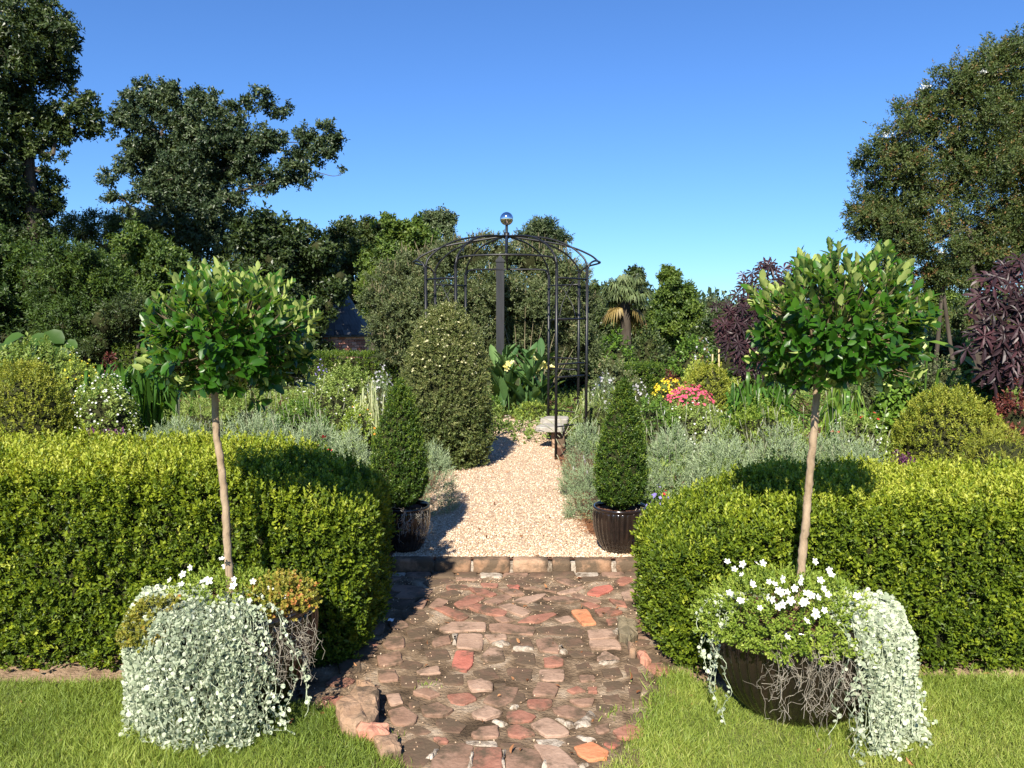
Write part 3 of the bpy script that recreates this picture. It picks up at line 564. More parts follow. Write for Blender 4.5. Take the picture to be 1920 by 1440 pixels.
# ------------------------------------------------------------------ the two boxwood hedges
def hedge(name, label, x_in, x_out, y0, y1, t, endscale, n, seed, core_in=.09):
    sgn = 1 if x_out < x_in else -1                  # the rounded end faces the path
    lo, hi = min(x_in, x_out), max(x_in, x_out); r = .11
    A = np.array([lo, y0, .02]); B = np.array([hi, y1, t])
    def shape(p):
        inner = np.clip(p, A + [r, r, -.0], B - r); d = p - inner; L = np.linalg.norm(d, axis=1, keepdims=True); nn = d / np.maximum(L, 1e-9)
        q = inner + nn * r
        return q, nn
    def warp(q):
        s = np.clip(1 - np.abs(q[:, 0] - x_in) / .75, 0, 1); q = q.copy(); q[:, 2] *= 1 - (1 - endscale) * s ** 1.5
        s2 = np.clip(1 - np.abs(q[:, 0] - x_in) / .35, 0, 1) ** 2; yc = (y0 + y1) / 2; q[:, 1] = yc + (q[:, 1] - yc) * (1 - .16 * s2)
        tz = np.clip(q[:, 2] / t, 0, 1); q[:, 1] += np.where(q[:, 1] < yc, .02 * (1 - tz) ** 2, 0)
        q[:, 0] += -sgn * -.0 + -sgn * 0.0
        return q
    root = thing(name, label, 'hedge', ((lo + hi) / 2, (y0 + y1) / 2, 0))
    # areas: front, top, end, back
    vis_lo, vis_hi = lo, hi
    Wd = hi - lo; Dp = y1 - y0; ar = np.array([Wd * t * 1.15, Wd * Dp, Dp * t * 1.2, Wd * t * .35]); k = rng.choice(4, n, p=ar / ar.sum())
    u, v = rng.random(n), rng.random(n); p = np.zeros((n, 3)); xe = hi if sgn > 0 else lo
    p[:, 0] = lo + u * Wd; p[:, 1] = np.where(k == 0, y0, np.where(k == 3, y1, y0 + v * Dp)); p[:, 2] = np.where((k == 0) | (k == 3), .015 + v * (t - .015), t)
    e = k == 2; p[e, 0] = xe; p[e, 1] = y0 + u[e] * Dp; p[e, 2] = .05 + v[e] * (t - .05)
    q, nn = shape(p)
    bulge = wobble(q, 3.2, seed) * .03 + wobble(q, 10, seed + 1) * .032
    depth = -np.abs(rng.normal(size=n)) * .048 + np.where(rng.random(n) < .06, rng.uniform(.0, .045, n), 0)
    q2 = q + nn * (bulge + depth)[:, None]; q2 = warp(q2); q2[:, 2] = np.maximum(q2[:, 2], .02)
    ax = unit(nn * .75 + np.array([0, 0, .75]) + rng.normal(size=(n, 3)) * .42)
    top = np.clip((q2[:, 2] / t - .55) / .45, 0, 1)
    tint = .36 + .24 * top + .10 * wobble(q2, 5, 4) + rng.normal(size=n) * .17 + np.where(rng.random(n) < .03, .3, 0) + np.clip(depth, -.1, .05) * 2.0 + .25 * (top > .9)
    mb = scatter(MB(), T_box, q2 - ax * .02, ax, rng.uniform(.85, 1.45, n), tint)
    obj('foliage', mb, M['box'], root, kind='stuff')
    # solid dark core, its colour stands in for the shade inside the hedge
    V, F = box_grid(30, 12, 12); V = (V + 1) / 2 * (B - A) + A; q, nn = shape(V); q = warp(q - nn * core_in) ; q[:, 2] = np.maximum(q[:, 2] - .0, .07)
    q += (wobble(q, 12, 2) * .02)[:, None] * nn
    obj('inner_shade_core', MB().add(q, F), M['core'], root, smooth=True)
    # young shoots standing above the clipped surface
    m_ = rng.random(n) < .13; m_ &= (q2[:, 2] > t * .45); b_ = q2[m_]; c_ = len(b_)
    a_ = unit(ax[m_] * .4 + [0, 0, 1.0] + rng.normal(size=(c_, 3)) * .22)
    obj('young_shoots', scatter(MB(), T_shoot, b_, a_, rng.uniform(.6, 1.25, c_), .66 + rng.normal(size=c_) * .14), M['box'], root, kind='stuff')
    # bare twigs seen between the leaves
    mb = MB()
    for i in range(60):
        j = rng.integers(0, n); a = q2[j]; d = ax[j]
        mb.add(*tube([a - d * .08, a + randdir(1)[0] * .01, a + d * .035 + randdir(1)[0] * .015], [.002, .0016, .0008], 4), .5)
    obj('bare_twigs', mb, M['drystem'], root, kind='stuff')
    return root
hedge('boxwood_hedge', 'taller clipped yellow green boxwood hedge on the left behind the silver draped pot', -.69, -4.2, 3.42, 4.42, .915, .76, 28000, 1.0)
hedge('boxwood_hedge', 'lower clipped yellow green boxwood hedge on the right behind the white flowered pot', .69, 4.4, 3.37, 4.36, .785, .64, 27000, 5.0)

# ------------------------------------------------------------------ lawn grass
def grass():
    for pl, par, sx in ((LAWN_L, lawns[0], -1), (LAWN_R, lawns[1], 1)):
        n = 72000; y = 2.28 + rng.random(n * 2) ** .9 * 1.45; x = sx * rng.uniform(.0, 3.0, n * 2)
        p = np.array(pl); xx = x + rng.normal(size=n * 2) * .02; yy = y + rng.normal(size=n * 2) * .02
        m = inpoly(xx, yy, p); x, y = x[m], y[m]
        keep = np.abs(x) < .75 * y + .15; x, y = x[keep][:n], y[keep][:n]; c = len(x)
        pos = np.stack([x, y, np.full(c, .017)], -1)
        ax = unit(np.stack([rng.normal(size=c) * .45 + .12 * wobble(pos, 6), rng.normal(size=c) * .45 - .05, np.ones(c)], -1))
        tall = np.clip(wobble(pos, 2.2, 3) * .3 + 1, .6, 1.5)
        tint = .48 + .26 * wobble(pos, 1.5, 2) + rng.normal(size=c) * .17 + (.10 if sx > 0 else -.12)
        tp = [(single('blade', L, .0030, curl=cu)) for L, cu in ((.04, .35), (.045, .55), (.034, .2), (.05, .7))]
        obj('grass', scatter(MB(), tp, pos, ax, rng.uniform(.5, 1.0, c) * tall, tint), M['grass'], par, kind='stuff')
grass()
n = 260; yy = rng.uniform(2.6, 8.5, n); xx = rng.uniform(-2.4, 2.4, n) * (yy / 4) ** .3; hh = ((yy > 3.45) & (yy < 4.5) & (np.abs(xx) > .6)); pos = np.stack([xx, yy, np.where(yy > 4.85, U + .012, .03)], -1)[~hh]
obj('fallen_leaves', scatter(MB(), [(leaf_shape('oval', .03, .016, fold=.3, curl=.3)[0][:, [0, 2, 1]], leaf_shape('oval', .03, .016)[1], np.zeros(9))], pos, unit(rng.normal(size=pos.shape)), rng.uniform(.5, 1.1, len(pos)), rng.random(len(pos))), M['straw'], None, kind='stuff', label='small dry brown leaves fallen on the lawn path and gravel', category='fallen leaves')
def tuft(cx, cy, n, h, r, mat=M['grass'], par=None, w=.004, t0=.4):
    pos = np.stack([cx + rng.normal(size=n) * r, cy + rng.normal(size=n) * r, np.full(n, .015)], -1)
    ax = unit(np.stack([rng.normal(size=n) * .4, rng.normal(size=n) * .4, np.ones(n)], -1))
    return scatter(MB(), [single('blade', h, w, curl=.4)], pos, ax, rng.uniform(.5, 1.1, n), t0 + rng.normal(size=n) * .15)
mbw = MB()
for (x, y, n, h) in [(1440, 1345, 0, 0), (660, 1128, 0, 0)]: pass
t1 = [tuft(*G(px, py)[:2], n, h, r) for px, py, n, h, r in [(1560, 1340, 90, .07, .06), (1500, 1362, 60, .06, .05), (1240, 1330, 220, .06, .05), (1265, 1290, 240, .07, .05), (1225, 1370, 160, .05, .04), (1150, 1345, 40, .025, .03), (800, 1290, 30, .02, .03), (640, 1350, 120, .05, .04), (700, 1400, 120, .05, .04)]]
mb = MB()
for t in t1:
    V, F, T = t.arrays(); mb.add(V, F, T)
obj('grass_tufts', mb, M['grass'], lawns[1], kind='stuff')

# ================================================================== TREES, TOWER, PALM
def tree(name, label, Y, blobs, mat, temps, leaf=1.0, n=5000, clump=26, sig=.42, trunk=None, limbs=True, tint=.5, group=None, up=.25, depth=None, tv=.2, base_z=None, solid=.0, tips=None, seed=1.0, thin_r=.06, loose=.10, rmax=.38):
    """blobs = (px, py, r px) of the crown masses; each gets a depth of its own; trunk = px columns of the trunk at ground"""
    s = scl(Y); C_ = []; R_ = []
    for (px, py, r) in blobs:
        yy = Y + (rng.uniform(-1, 1) * r * s * .9 if depth is None else rng.uniform(-depth, depth)); C_.append(P(px, py, yy)); R_.append(r * scl(yy))
    C_ = np.array(C_); R_ = np.array(R_); z0 = U if base_z is None else base_z
    tx = trunk if trunk is not None else np.mean([b[0] for b in blobs]); b0 = P(tx, 700, Y); b0[2] = z0
    root = thing(name, label, 'shrub' if 'shrub' in name else 'tree', b0, group)
    w = R_ ** 2; w /= w.sum(); nc = max(8, n // clump)
    k = rng.choice(len(C_), nc, p=w); d = randdir(nc); cc = C_[k] + d * (R_[k] * np.clip(1 - np.abs(rng.normal(size=nc)) * .32 + loose * rng.normal(size=nc), .1, 1.25))[:, None] * [1, 1, .92]
    kk = rng.integers(0, nc, n); off = rng.normal(size=(n, 3)) * (R_[k][kk] * sig * .5 * rng.uniform(.5, 1.2, nc)[kk])[:, None] * [1, 1, .75]
    pos = cc[kk] + off; pos[:, 2] = np.maximum(pos[:, 2], z0 + .05)
    outw = unit(pos - C_[k][kk]); ax = unit(outw * .6 + [0, -.1, up] + rng.normal(size=(n, 3)) * .55)
    tt = tint + rng.normal(size=nc)[kk] * .13 + rng.normal(size=n) * tv * .7
    obj('crown', scatter(MB(), temps, pos, ax, rng.uniform(.7, 1.3, n) * leaf, tt), mat, root)
    mb = MB()
    if limbs:
        top = C_.mean(0); zt = np.percentile(C_[:, 2], 35); H = max(zt - z0, .5); r0 = np.clip(H * .035, .04, rmax)
        tp = np.array([[b0[0], Y, z0 - .1], [b0[0] + rng.normal() * .03 * H, Y, z0 + H * .45], [(b0[0] * .6 + top[0] * .4), Y, z0 + H]]); tp = smooth_path(tp, 6)
        obj('trunk', MB().add(*tube(tp, np.linspace(r0, r0 * .6, len(tp)) * (1 + .06 * np.sin(np.arange(len(tp)) * 2.0)), 10)), M['bark'], root, smooth=True)
        nodes = [q_ for q_ in tp[len(tp) // 2:]]; rads = [r0 * .6] * len(nodes)
        for i in np.argsort(np.linalg.norm(C_ - tp[-1], axis=1)):
            c_ = C_[i]; j_ = int(np.argmin([np.linalg.norm(c_ - q_) + (.0 if c_[2] > q_[2] - .3 else .5) for q_ in nodes])); st_ = nodes[j_]; L = np.linalg.norm(c_ - st_)
            ra = max(rads[j_] * .72, .015); nodes.append(c_); rads.append(ra * .8)
            q = smooth_path([st_, st_ * .66 + c_ * .34 + randdir(1)[0] * L * .10 + [0, 0, .04 * L], st_ * .3 + c_ * .7 + randdir(1)[0] * L * .09, c_], 4); mb.add(*tube(q, np.linspace(ra, ra * .6, len(q)), 6), .5)
        nb = min(nc, 260)
        for j in rng.choice(nc, nb, replace=False):
            a_, e_ = C_[k[j]], cc[j]; L = np.linalg.norm(e_ - a_); mb.add(*tube([a_, (a_ + e_) / 2 + randdir(1)[0] * L * .12, e_], [R_[k[j]] * thin_r * .5, R_[k[j]] * thin_r * .33, R_[k[j]] * thin_r * .12], 4), .5)
        obj('limbs', mb, M['bark'], root, kind='stuff')
    if solid:
        mb = MB()
        for c_, r_ in zip(C_, R_):
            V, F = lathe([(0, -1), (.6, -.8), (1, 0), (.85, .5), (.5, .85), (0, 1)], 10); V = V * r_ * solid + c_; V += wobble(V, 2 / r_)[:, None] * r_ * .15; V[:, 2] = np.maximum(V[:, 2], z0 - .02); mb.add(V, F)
        obj('inner_shade_core', mb, M['core'], root, smooth=True, kind='stuff')  # dark lumps added in the crown to paint its inner shade
    return root, cc, C_, R_

tree('vine_covered_tree', 'tallest dark tree at the upper left corner with leaning limbs and hanging vines', 22, [(35, 30, 62), (90, 55, 46), (20, 120, 62), (85, 105, 44), (115, 75, 30), (45, 165, 46), (105, 135, 26), (10, 205, 40), (-60, 80, 90), (-60, 250, 90),
     (168, 190, 20), (150, 228, 28), (110, 236, 30), (70, 215, 26), (128, 170, 11), (55, 260, 30), (190, 222, 12), (15, 300, 48), (182, 248, 10), (30, 385, 52), (82, 372, 34), (15, 450, 60), (62, 450, 40), (98, 395, 14), (0, 350, 50), (92, 330, 12), (90, 430, 20), (100, 290, 12)],
     M['dark'], T_tree, .95, 12500, 13, .27, trunk=60, tint=.45, loose=.17, seed=2)
tree('oak', 'broad live oak with long airy limbs reaching right against the sky on the left', 30, [(262, 200, 36), (240, 235, 30), (300, 178, 32), (335, 205, 40), (385, 195, 28), (430, 212, 22), (300, 250, 55), (375, 255, 55), (440, 250, 38), (485, 178, 17), (508, 195, 15), (530, 208, 11), (466, 195, 11), (300, 320, 55), (250, 300, 38), (380, 330, 60), (455, 300, 45), (505, 272, 32), (530, 268, 13), (210, 340, 20), (200, 372, 11), (225, 372, 14),
     (575, 262, 20), (605, 252, 22), (632, 268, 15), (618, 290, 14), (585, 285, 17), (640, 328, 8), (556, 305, 26), (560, 335, 18), (592, 322, 15), (520, 330, 24), (488, 345, 22), (300, 390, 50), (370, 400, 55), (430, 375, 34), (250, 395, 22), (330, 450, 50), (400, 450, 50), (455, 430, 30), (270, 440, 34), (350, 330, 60)],
     M['oak'], T_tree, 1.12, 15500, 13, .25, trunk=365, tint=.48, seed=3)
tree('magnolia', 'dark glossy evergreen standing between the big oak and the brick tower', 24, [(480, 440, 38), (530, 435, 26), (560, 455, 34), (598, 470, 28), (520, 490, 50), (575, 510, 40), (606, 510, 20), (470, 520, 45), (545, 555, 48), (588, 560, 26), (500, 590, 45), (560, 615, 40), (590, 610, 22), (590, 650, 20), (540, 650, 40), (628, 545, 18), (638, 520, 16), (615, 575, 18)],
     M['dark'], T_tree, 1.1, 8000, 24, .42, trunk=560, tint=.42, solid=.6, seed=4)
tree('thicket_tree', 'dark leafy tree filling the left edge under the vine covered one', 19, [(10, 500, 60), (70, 520, 50), (20, 580, 60), (80, 590, 46), (-50, 560, 80), (40, 640, 50)], M['bright'], T_tree, .9, 5000, 26, .42, trunk=30, tint=.08, solid=.6)
tree('thicket_tree', 'olive leafed rounded tree at the left behind the huge leaves', 17, [(130, 490, 38), (170, 500, 34), (120, 540, 46), (180, 560, 46), (150, 610, 50), (215, 600, 36), (205, 530, 24), (100, 610, 30)], M['bright'], T_treefine, .9, 6000, 26, .42, trunk=150, tint=.20, solid=.6)
tree('thicket_tree', 'thin brownish tree seen through gaps between the two large left trees', 27, [(140, 425, 20), (180, 420, 20), (215, 430, 22), (160, 450, 22), (205, 460, 24), (235, 470, 20), (190, 500, 26), (225, 510, 22), (120, 440, 14)], M['olive'], T_treefine, 1.0, 2600, 20, .42, trunk=200, tint=.4)
tree('thicket_tree', 'fresh green tree low in front of the big oak', 21, [(250, 450, 28), (240, 490, 30), (285, 470, 28), (270, 520, 36), (320, 500, 34), (235, 540, 26), (300, 560, 40)], M['bright'], T_tree, .8, 3600, 24, .42, trunk=275, tint=.34, solid=.5)
tree('thicket_tree', 'shaded undergrowth shrub with brown stems left of the left tree ball', 15.5, [(200, 600, 34), (240, 590, 34), (250, 630, 34), (290, 610, 40), (190, 645, 30), (340, 620, 50), (400, 620, 50), (440, 640, 50)], M['olive'], T_treefine, .7, 4200, 24, .42, trunk=250, tint=.18, solid=.7)
tree('hedgerow_tree', 'tall dark tree with upright tufts left of the arbor', 36, [(638, 440, 24), (625, 470, 22), (655, 425, 14), (665, 465, 30), (690, 425, 18), (700, 450, 26), (640, 510, 36), (690, 500, 36), (650, 550, 36), (700, 550, 30)], M['dark'], T_tree, 1.3, 4200, 22, .4, trunk=660, tint=.62, solid=.5)
tree('hedgerow_tree', 'mid green tree in the row left of the arbor', 34, [(715, 425, 18), (735, 430, 22), (762, 440, 22), (780, 428, 18), (745, 465, 34), (720, 490, 36), (790, 455, 24), (760, 500, 36)], M['bright'], T_tree, 1.3, 3800, 22, .4, trunk=745, tint=.45, solid=.5)
tree('hedgerow_tree', 'airy grey tree with pale branches just left of the mirror ball', 38, [(805, 415, 15), (825, 407, 13), (838, 420, 11), (795, 430, 14), (818, 432, 12), (842, 437, 8), (800, 460, 20), (830, 460, 14), (846, 410, 6)], M['oak'], T_tree, 1.1, 1900, 16, .42, trunk=815, tint=.7, thin_r=.1)
tree('hedgerow_tree', 'small dark tree crown showing above the right half of the arbor', 27, [(1010, 430, 15), (1028, 432, 16), (1045, 445, 14), (995, 445, 16), (1035, 460, 16), (1052, 468, 9), (1010, 465, 20), (980, 450, 10)], M['oak'], T_treefine, 1.1, 2000, 20, .4, trunk=1020, tint=.5, solid=.5)
r_, cc_, C_, R_ = tree('chaste_tree', 'wide grey green flowering shrub mass filling the view behind the arbor', 15, [(714, 566, 34), (745, 530, 42), (790, 505, 42), (840, 492, 38), (890, 485, 40), (940, 482, 38), (990, 490, 40), (1035, 505, 38), (1070, 530, 34), (722, 612, 32), (745, 600, 42), (800, 580, 60), (870, 560, 60), (940, 560, 60), (1010, 570, 56), (1065, 590, 46), (1095, 570, 22), (728, 655, 26), (760, 660, 40), (900, 640, 60), (980, 640, 60), (1050, 650, 50), (820, 650, 50), (1090, 640, 30)],
     M['vitex'], T_treefine, .62, 21000, 22, .40, trunk=960, tint=.5, solid=.62, seed=7)
M['seed'] = leaf_mat('brown seed head', [(0, (.10, .085, .045)), (1, (.24, .20, .12))], transl=.05, rough=.9)
mb = MB()
for j in range(260):                                  # upright seed spikes of its top
    i = rng.integers(0, 9 if rng.random() < .6 else len(C_)); q = C_[i] + randdir(1)[0] * R_[i] * [1, .9, 0] * .9 + [0, -.1, R_[i] * rng.uniform(.3, .95)]; d = unit(rng.normal(size=3) * .25 + [0, 0, 1]); L = rng.uniform(.08, .2)
    mb.add(*tube([q, q + d * L * .4, q + d * L], [.005, .008, .002], 4), rng.random())
obj('seed_spikes', mb, M['seed'], r_, kind='stuff')
mb = MB(); b_ = P(1000, 730, 14.0); b_[2] = U         # pale bare stems low in the mass
for (px, py) in [(940, 590), (965, 610), (1000, 600), (1035, 640), (1060, 650), (1020, 600), (950, 650), (985, 575), (1075, 655), (1040, 625)]:
    e = P(px, py, 14.0); mb.add(*tube(smooth_path([b_ + rng.normal(size=3) * [.12, .1, 0], (b_ + e) / 2 + rng.normal(size=3) * .08, e], 5), np.linspace(.012, .004, 11), 5), .6)
obj('bare_stems', mb, M['seed'], r_, kind='stuff')
tree('shrub_tree', 'yellow green shrubby tree beside the slate roof of the brick tower', 20, [(700, 540, 24), (715, 560, 24), (712, 590, 20), (685, 530, 14)], M['bright'], T_treefine, .8, 1700, 24, .4, trunk=698, tint=.75, solid=.5)
tree('round_crowned_tree', 'dense green tree with an upright dark crown right of the fan palm', 27, [(1252, 515, 12), (1262, 540, 22), (1282, 550, 22), (1248, 565, 22), (1292, 580, 20), (1265, 585, 32), (1300, 610, 20), (1245, 610, 26), (1275, 630, 34), (1240, 530, 8)], M['bright'], T_tree, 1.0, 4200, 24, .36, trunk=1268, tint=.5, solid=.6)
tree('distant_tree', 'small distant tree right of the dense round one', 46, [(1330, 572, 12), (1345, 580, 14), (1322, 590, 14), (1350, 600, 18), (1325, 615, 20)], M['oak'], T_tree, 1.2, 900, 22, .4, trunk=1335, tint=.9, solid=.5)
tree('dark_shrub_tree', 'dark shrub tree behind the left purple castor plant', 20, [(1330, 630, 28), (1360, 600, 30), (1400, 640, 34), (1350, 660, 26), (1440, 620, 40), (1480, 650, 40)], M['dark'], T_tree, .8, 2200, 24, .4, trunk=1370, tint=.5, solid=.6)
tree('screen_tree', 'leafy dark tree behind the fan palm between arbor and dense tree', 30, [(1120, 560, 20), (1140, 580, 26), (1190, 520, 14), (1200, 545, 20), (1205, 590, 26), (1180, 620, 34), (1130, 620, 30), (1225, 600, 24)], M['dark'], T_tree, 1.1, 2800, 24, .4, trunk=1165, tint=.6, solid=.5)
r_, cc_, C2, R2 = tree('crape_myrtle', 'large spreading crape myrtle with fine leaves and white blooms at the upper right', 14.5, [(1625, 300, 26), (1650, 290, 30), (1615, 400, 24), (1605, 425, 16), (1640, 345, 30), (1660, 385, 36), (1690, 250, 38), (1730, 215, 42), (1785, 170, 44), (1840, 140, 44), (1890, 115, 46), (1940, 90, 50), (1700, 320, 48), (1760, 275, 52), (1830, 230, 60), (1910, 200, 64), (1690, 410, 40), (1745, 370, 50), (1820, 330, 60), (1900, 300, 64), (1640, 440, 26), (1700, 465, 34), (1760, 450, 44), (1830, 430, 50), (1900, 410, 54), (1980, 250, 100), (2060, 330, 120), (1720, 510, 20), (1790, 500, 28), (2120, 200, 120), (1870, 480, 30), (1960, 430, 70), (1665, 500, 22), (1745, 540, 20), (1850, 530, 34), (1910, 490, 34), (1780, 530, 26), (1680, 440, 40), (1680, 470, 36), (1760, 510, 30), (1830, 480, 44), (1640, 410, 34), (1600, 380, 16)],
     M['olive'], T_treefine, .66, 37000, 12, .30, rmax=.09, trunk=1830, tint=.52, up=.3, seed=8, thin_r=.05, loose=.17)
mb = MB()
for px, py in ((1735, 162), (1843, 135), (1664, 252), (1765, 470)):
    q = P(px, py, 13.8); scatter(mb, T_floret, q + rng.normal(size=(26, 3)) * [.04, .04, .02], randdir(26), .025, rng.random(26))
obj('blooms', mb, M['white'], r_, kind='stuff')
mb = MB()
for px0, px1 in ((1745, 1700), (1748, 1770), (1836, 1860), (1800, 1760), (1840, 1900)):
    a_ = P(px0, 700, 14.5); a_[2] = U; e = P(px1, 470, 14.5); mb.add(*tube(smooth_path([a_, (a_ + e) / 2 + [rng.normal() * .05, 0, .1], e], 6), np.linspace(.045, .025, 13), 8), .5)
obj('stem', mb, M['bark'], r_, smooth=True)
for i, (px, pw, py, Y, mt, lab) in enumerate([(1745, 70, 560, 34, 'bright', 'sunlit distant tree in the gap under the crape myrtle'), (1830, 80, 590, 30, 'olive', 'distant olive tree right of the gap under the crape myrtle'), (1640, 120, 600, 28, 'dark', 'dark tree hidden mostly behind the right tree ball')]):
    tree('background_tree', lab, Y, [(px + a * pw * .4, py + b * 30, pw * .35) for a, b in ((-1, .5), (0, 0), (1, .4), (-.5, 1.6), (.6, 1.7), (0, 2.4))], M[mt], T_tree, 1.0, 1900, 22, .4, trunk=px, tint=.55, solid=.5)

# undergrowth that closes the view; dark tints on the left paint shade beneath trees
for px, pw, pt, Y, mt, t_, lab in [(70, 300, 610, 18.5, 'dark', .3, 'dark undergrowth mass below the thicket at the far left edge'), (260, 260, 628, 18, 'dark', .2, 'shaded undergrowth behind the left tree ball on its left side'), (450, 260, 636, 19, 'dark', .3, 'shaded undergrowth behind the left tree ball on its right side'),
    (1450, 260, 640, 19, 'bright', .3, 'green undergrowth behind the left purple castor plant'), (1620, 240, 630, 18, 'dark', .5, 'dark undergrowth behind the right standard tree'), (1790, 240, 622, 19, 'bright', .4, 'sunlit undergrowth below the crape myrtle stems'), (1980, 240, 630, 18, 'dark', .5, 'dark undergrowth at the far right edge'), (1100, 160, 640, 18.5, 'dark', .4, 'dark undergrowth behind the right leg of the arbor'), (1300, 160, 648, 19.5, 'dark', .5, 'dark undergrowth below the dense round crowned tree')]:
    bl = [(px + a * pw * .36, pt + b + 34, 34) for a, b in ((-1, 6), (-.5, 0), (0, 4), (.5, 0), (1, 6), (-.75, 40), (-.25, 42), (.25, 42), (.75, 40))]
    tree('undergrowth_shrub', lab, Y, bl, M[mt], T_tree, .75, 2300, 20, .45, limbs=False, tint=t_, solid=.75)
# far woods closing the horizon
n = 9000; x = rng.uniform(-75, 75, n); y = rng.uniform(60, 75, n); h = 3.6 + 1.6 * wobble(np.stack([x, 0 * x, 0 * x], -1), .22, 3) + .8 * wobble(np.stack([x, 0 * x, 0 * x], -1), .9, 1)
pos = np.stack([x, y, rng.random(n) ** .6 * np.maximum(h, 1.5)], -1)
obj('far_woods', scatter(MB(), T_tree, pos, unit(rng.normal(size=(n, 3)) + [0, -.3, .5]), rng.uniform(3, 5.5, n), .55 + .2 * wobble(pos, .3, 3) + rng.normal(size=n) * .15), M['oak'], None, kind='stuff', label='low line of far woods along the horizon behind the garden', category='woods')

# ------------------------------------------------------------------ round brick tower with a slate cone
TY = 26.0; tc = P(600, 640, TY); TR = 90 * scl(TY); zE = P(600, 628, TY - TR)[2]; zA = P(600, 470, TY)[2]
tower = thing('brick_tower', 'round red brick outbuilding with a conical slate roof half hidden by the dark evergreen', 'building', (tc[0], TY, U))
V, F = lathe([(TR - .03, U - .1), (TR - .03, zE)], 64, (tc[0], TY, 0)); obj('wall', MB().add(V, F), M['mortar'], tower, smooth=True)
rows = int((zE - U) / .085); per = int(2 * pi * TR / .235); rest = MB(); cand = []
for r in range(rows):
    for i in range(per):
        a = 2 * pi * (i + (.5 if r % 2 else 0)) / per; da = (.235 - .018) / TR / 2
        z = U + r * .085; rr = TR + rng.uniform(-.004, .006)
        V = np.array([[tc[0] + q * cos(a + t), TY + q * sin(a + t), zz] for q in (rr, rr - .05) for t in (-da, da) for zz in (z, z + .068)]); F = np.array([[0, 2, 3, 1], [0, 1, 5, 4], [2, 6, 7, 3], [1, 3, 7, 5], [0, 4, 6, 2]])
        if sin(a) > .2: continue
        rest.add(V, F[:, ::-1], rng.random())
mw = surf_mat('tower brick', [(0, (.22, .085, .055)), (.5, (.42, .17, .115)), (1, (.60, .34, .26))], scale=3, rough=.9, bump=0, tint=True)
obj('bricks', rest, mw, tower, kind='stuff')
V, F = lathe([(0, zA), (TR * .5, zE + (zA - zE) * .46), (TR + .12, zE - .02), (TR + .12, zE - .07), (TR - .1, zE - .05)], 64, (tc[0], TY, 0)); obj('roof', MB().add(V, F[:, ::-1]), M['slate'], tower, smooth=True)
mb = MB()
for r in range(16):
    z1 = zE + (zA - zE) * r / 17; R1 = (TR + .13) * (1 - r / 17) + .02; ns = max(8, int(2 * pi * R1 / .28))
    for i in range(ns):
        a = 2 * pi * (i + .5 * (r % 2)) / ns; d = pi / ns * .94; R2_ = R1 - .16 * (TR / (zA - zE)) * 1.6; z2 = z1 + .26
        if sin(a) > .3: continue
        mb.add(np.array([[tc[0] + q * cos(a + t), TY + q * sin(a + t), zz] for q, zz in ((R1 + .02, z1), (max(R2_, .02), z2)) for t in (-d, d)]), np.array([[0, 1, 3, 2]]), rng.random())
obj('slates', mb, surf_mat('roof slate', [(0, (.03, .031, .034)), (1, (.075, .077, .082))], scale=3, rough=.6, bump=0, tint=True), tower, kind='stuff')

# ------------------------------------------------------------------ fan palm
def fan_palm():
    Y = 22; hub = P(1172, 562, Y); base = np.array([hub[0], Y, U]); root = thing('fan_palm', 'fan palm with drooping grey green fronds and dry lower ones right of the arbor', 'palm', base); s = scl(Y)
    pts = smooth_path([base, base * .5 + hub * .5 + [.03, 0, 0], hub], 6); obj('trunk', MB().add(*tube(pts, np.linspace(.17, .14, len(pts)), 12)), M['bark'], root, smooth=True)
    for i in range(60):
        dead = i >= 52; az = rng.uniform(0, 2 * pi) ; el = rng.uniform(-.1, 1.4) if not dead else rng.uniform(-1.2, -.4); d = unit(np.array([cos(az) * cos(el), sin(az) * cos(el), sin(el)])); Lp = 40 * s * rng.uniform(.5, 1.0) * (.8 if dead else 1); e = hub + d * Lp; e[2] -= .12 * Lp
        mb = MB(); mb.add(*tube([hub, (hub + e) / 2 + [0, 0, .05], e], [.018, .012, .01], 4), .7)
        side = unit(np.cross(d, [0, 0, 1.0])); upv = np.cross(side, d)
        for k in range(22):
            t = -1.35 + 2.7 * k / 21; dd = unit(d * cos(t) + side * sin(t) + upv * rng.normal() * .07); L = rng.uniform(30, 42) * s * (1 - .25 * abs(t) / 1.35); m_ = e + dd * L * .55 + [0, 0, -L * .04]; tp = e + dd * L * .85 + [0, 0, -L * (.42 + .2 * rng.random())]
            w = np.cross(dd, upv); w = unit(w) * .022; mb.add(np.array([e - w * .3, e + w * .3, m_ + w, m_ - w, tp]), [np.array([[0, 1, 2, 3]]), np.array([[3, 2, 4]])], np.clip(rng.normal() * .15 + .5, 0, 1))
        obj('frond', mb, M['palmdead'] if dead else M['palm'], root)
fan_palm()

# ================================================================== THE ARBOR
A_Y, A_S, A_W = 8.50, .36, 1.08                      # front posts, diagonal depth, opening
axc = (950 - 960) / FPX * 9.3
hw = A_W / 2
PT = [(-hw, 0), (hw, 0), (hw + A_S, A_S), (hw + A_S, A_S + A_W), (hw, 2 * A_S + A_W), (-hw, 2 * A_S + A_W), (-hw - A_S, A_S + A_W), (-hw - A_S, A_S)]
PT = [np.array([axc + a, A_Y + b]) for a, b in PT]
ctr = np.array([axc, A_Y + A_S + hw]); ZP, ZT = 2.20, 2.33
arbor = thing('garden_arbor', 'open domed black iron arbor over the gravel path with a mirrored ball on top', 'arbor', (ctr[0], ctr[1], U))
def iron(name, pts, r, n=8, smooth=True): return obj(name, MB().add(*tube(pts, r, n)), M['iron'], arbor, smooth=True)
for p in PT: iron('post', [[p[0], p[1], U - .02], [p[0], p[1], ZP]], .016, 8)
